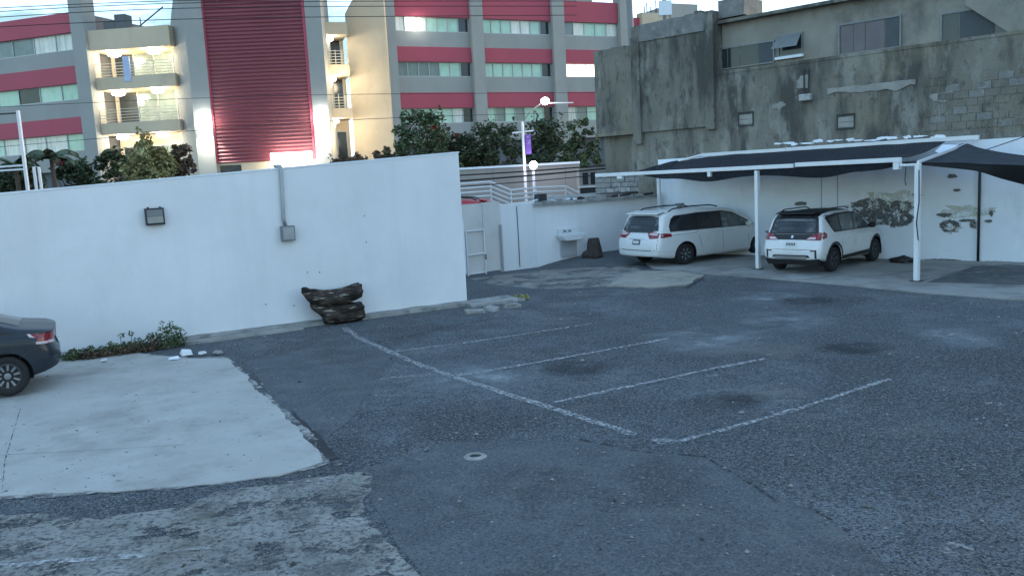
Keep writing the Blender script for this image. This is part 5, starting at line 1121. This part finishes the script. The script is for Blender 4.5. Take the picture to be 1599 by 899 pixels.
for ua, ub in ((607, 622), (739, 757), (864, 882), (968, 985)): pil(RWF, ua, ub, -.6, .45, ztop_r + .9)
MB().fbox(RWF, RWF.s_(985, 150), RWF.s_(1180, 150), -9, .2, -.05, RWF.z(1020, 30)).build('end_wing', M['office_red'], ob)
MB().fbox(RWF, RWF.s_(1000, 150), RWF.s_(1180, 150), -.2, .6, -.05, RWF.z(1020, 23)).build('end_wing', M['cream'], ob)
MB().fbox(RWF, RWF.s_(1042, 150), RWF.s_(1082, 150), -3, .9, -.05, RWF.z(1060, 10)).build('plant_room', M['office_grey'], ob)
for k, (u, v) in enumerate(((1008, 17), (1018, 18), (1026, 8), (1012, 12))):
    s_ = RWF.s_(u, 150); MB().tube([RWF.p(s_, .2, RWF.z(1020, 23)), RWF.p(s_, .2, RWF.z(u, v - 6))], .05, 5).build('vent_pipe', M['dark_metal'], ob)
for k, (ua, ub, h_) in enumerate(((770, 830, .35), (900, 950, .5))): MB().fbox(RWF, RWF.s_(ua, 150), RWF.s_(ub, 150), -4, -2, ztop_r, ztop_r + 1.4 + h_).build('plant_room', M['office_grey'], ob)
q1_, q2_ = D(141, 200, 60.5), D(-60, 200, 64.5); LWF = Frame((q2_.x, q2_.y), (q1_.x, q1_.y))
zl = wing(LWF, [(-70, 131)], [(26, 57, 84), (109, 136, 161), (188, 213, 240)], 68, (6,), 0)
pil(LWF, 131, 152, -.6, .5, zl[0][0] + 2.2)
# balcony bays
def balcony_bay(F, ua, ub, rows, roof, depth, back_m, lamps, rail_v):
    """rows: (slab top, slab bottom) pixel rows at uref"""
    um = (ua + ub) / 2; s0, s1 = F.s_(ua, 150), F.s_(ub, 150)
    z_roof = [F.z(um, v) for v in roof]
    MB().fbox(F, s0, s1, -depth - .3, -depth, -.05, z_roof[0]).build('balcony_wall', M['cream'], ob)
    MB().fbox(F, s0, s1, -depth, .3, z_roof[1], z_roof[0]).build('balcony_roof', M['cream'], ob)
    floors = []
    for vt, vb in rows: zt_, zb_ = F.z(um, vt), F.z(um, vb); MB().fbox(F, s0, s1, -depth, .05, zb_, zt_).build('balcony_slab', M['cream'], ob); floors.append((zt_, zb_))
    for zt_, zb_ in floors:
        rl_ = MB(); n = 5
        for k in range(n): rl_.fbox(F, s0 + .02, s1 - .02, -.03, .02, zt_ + .12 + .2 * k, zt_ + .155 + .2 * k)
        for k in range(5): x = s0 + .05 + (s1 - s0 - .1) * k / 4; rl_.fbox(F, x - .025, x + .025, -.035, .0, zt_ + .002, zt_ + 1.0)
        tag(rl_.build('railing', M['rail'], ob), None, None, None, 'stuff')
    ceil = [z_roof[1]] + [b for a, b in floors]; flo = [a for a, b in floors] + [floors[-1][1] - 3.2]
    for i, (zc, zf) in enumerate(zip(ceil, flo)):
        fr = MB(); wz0, wz1 = zf + .15, zf + 2.35; xs = [s0 + (s1 - s0) * k for k in ((.05, .30, .56, .80) if s1 - s0 > 4 else (.45, .88))]
        fr.fbox(F, xs[0] - .06, xs[-1] + .06, -depth + .002, -depth + .08, wz1, wz1 + .07)
        for x in xs: fr.fbox(F, x - .04, x + .04, -depth + .002, -depth + .08, wz0, wz1 - .002)
        w_ = fr.build('balcony_window', M['alu'], ob)
        for x, y_, mm in zip(xs, xs[1:], ('pane_dark', 'pane_grey', 'pane_grey')): MB().fbox(F, x + .042, y_ - .042, -depth + .003, -depth + .05, wz0 + .01, wz1 - .01).build('pane', M[mm], w_, root=ob)
        for lf in lamps:
            x = s0 + (s1 - s0) * lf; lp = MB().lathe([(.20, -.34), (.42, -.26), (.44, -.16), (.24, .0)], 14, Matrix.Translation(F.p(x, -.5, zc - .03))).build('ceiling_lamp', M['lamp_on'], ob)
            lamp_light(F.p(x, -.85, zc - .62), 26 if s1 - s0 > 4 else 40, (1, .80, .50), .2)
qa, qb = D(152, 200, 60.3), D(284, 200, 59.6); BLF = Frame((qa.x, qa.y), (qb.x, qb.y))
balcony_bay(BLF, 152, 277, [(118, 138), (190, 208)], (44, 76), 2.2, 'cream', (.22, .72), None)
qa, qb = D(509, 200, 60.0), D(552, 200, 60.6); BRF = Frame((qa.x, qa.y), (qb.x, qb.y))
balcony_bay(BRF, 508, 549, [(101, 118), (169, 184)], (36, 55), 2.4, 'cream', (.25,), None)
# blue awning cloth and tanks on the left balcony
s_, z_ = BLF.sz(198, 100); tag(MB().fbox(BLF, s_ - .25, s_ + .25, .02, .10, z_ - 1.2, z_ + .5).build('towel', mat('blue cloth', (.45, .55, .75), .8, .1, 2), None), 'pale blue cloth hanging over the top left balcony rail', 'cloth')
for u, lab in ((163, 'left low dark vent box on the balcony roof'), (181, 'right taller dark vent box on the balcony roof')):
    s_ = BLF.s_(u, 45); zt_ = BLF.z(214, 44); h_ = .75 if u < 170 else 1.15
    tag(MB().fbox(BLF, s_ - .42, s_ + .42, -1.5, -.6, zt_ + .01, zt_ + h_).build('roof_vent_box', M['office_grey_dark'], None, bevel=.03), lab, 'vent box')
s_ = BLF.s_(225, 40); zt_ = BLF.z(214, 44); t = thing('antenna', 'slanting antenna boom on the left balcony roof', 'antenna', BLF.p(s_, -1, zt_))
MB().tube([BLF.p(s_ - .8, -1, zt_ + .02), BLF.p(s_ - .8, -1, zt_ + .9)], .04, 5).build('mast', M['dark_metal'], t); MB().tube([BLF.p(s_ - .9, -1, zt_ + .3), BLF.p(s_ + 1.0, -1, zt_ + 1.5)], .05, 5).build('boom', M['dark_metal'], t)
# splayed side walls
def splay(ua, da, ub, db, za_v, zb_v, m, name='splay_wall', zcap=None):
    a, b = D(ua, 150, da), D(ub, 150, db); A = Vector((a.x, a.y, -.05)); B = Vector((b.x, b.y, -.05)); zA, zB = D(ua, za_v, da).z, D(ub, zb_v, db).z
    n = Vector((B.y - A.y, A.x - B.x, 0)).normalized() * .25
    if n.dot(A) < 0: n = -n
    k = 6; top = []
    for i in range(k + 1): q = i / k; p = B.lerp(A, q); p.z = zB + (zA - zB) * q ** 2; top.append(p)
    return MB().prism([A, B] + top, n).build(name, M[m], ob)
splay(548, 61.9, 609, 61.2, 22, -40, 'cream'); splay(277, 60.3, 304, 58.6, 40, -45, 'office_grey')
# central tower
qa, qb = D(302, 200, 58.2), D(512, 200, 58.6); TF = Frame((qa.x, qa.y), (qb.x, qb.y)); TT = 19.0
pil(TF, 301, 329, -3, .25, TT, 150); pil(TF, 487.5, 512, -3, .25, TT, 150)
a, b = TF.s_(329, 150), TF.s_(487.5, 150); zbt = TF.z(410, 252)
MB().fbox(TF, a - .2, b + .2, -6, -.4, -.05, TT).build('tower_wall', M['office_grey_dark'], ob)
mb = MB(); pitch = .25; k = 0; z = zbt
while z < TT:
    mb.add([TF.p(a + .02, .04, z), TF.p(b - .02, .04, z), TF.p(a + .02, .10, z + pitch * .25), TF.p(b - .02, .10, z + pitch * .25), TF.p(a + .02, .02, z + pitch * .82), TF.p(b - .02, .02, z + pitch * .82), TF.p(a + .02, .04, z + pitch), TF.p(b - .02, .04, z + pitch)], [(0, 1, 3, 2), (2, 3, 5, 4), (4, 5, 7, 6)]); z += pitch
o = mb.build('corrugated_cladding', M['clad_red'], ob); o['kind'] = 'stuff'
MB().fbox(TF, a - .01, a + .10, -.02, .16, zbt, TT).build('cladding_trim', M['office_red'], ob); MB().fbox(TF, b - .22, b, -.02, .17, zbt, TT).build('cladding_trim', M['office_red'], ob)
MB().fbox(TF, a + .01, b - .01, -.38, -.05, -.05, zbt - .01).build('entrance_wall', M['cream'], ob)
x0, x1 = TF.s_(343, 255), TF.s_(376, 255); MB().fbox(TF, x0, x1, -.1, -.02, -.04, zbt - .15).build('entrance_door', M['pane_dark'], ob)
x0, x1 = TF.s_(428, 248), TF.s_(490, 248); z0 = TF.z(455, 256)
MB().fbox(TF, x0, x1, .5, 1.0, z0, z0 + .75).build('lit_canopy', M['sign_on'], ob)
for uu, vv in ((318, 193), (502, 187)):
    x, z_ = TF.sz(uu, vv, .5); hb = MB().fbox(TF, x - .45, x + .45, .5, .75, z_ - .30, z_ + .5).build('floodlight', M['flood_on'], ob)
    l = bpy.data.lights.new('flood_light', 'SPOT'); l.energy = 420; l.color = (1, .95, .82); l.spot_size = R(95); l.spot_blend = .5; l.shadow_soft_size = .2; lo = bpy.data.objects.new('flood_light', l); C.objects.link(lo); lo.location = TF.p(x, .60, z_ - .33)
    lo.rotation_euler = (TF.n * -.22 + Vector((0, 0, -1))).to_track_quat('-Z', 'Y').to_euler()
lamp_light(TF.p(TF.s_(455, 250), 1.3, z0 - .3), 50, (1, .9, .7), .3)
s_, z_ = RWF.sz(653, 36, .6); blob(4, .22, .2, .3, .05, 1, 2, 0, Matrix.Translation(RWF.p(s_, .6, z_))).build('facade_lamp', M['flood_on'], ob, smooth=True)
# extra fixtureless lights added to warm the cream splay wall, besides the balcony lamps
for vv in (120, 215):
    p = D(536, vv, 59.5); lamp_light(p, 45, (1, .78, .48), .4)
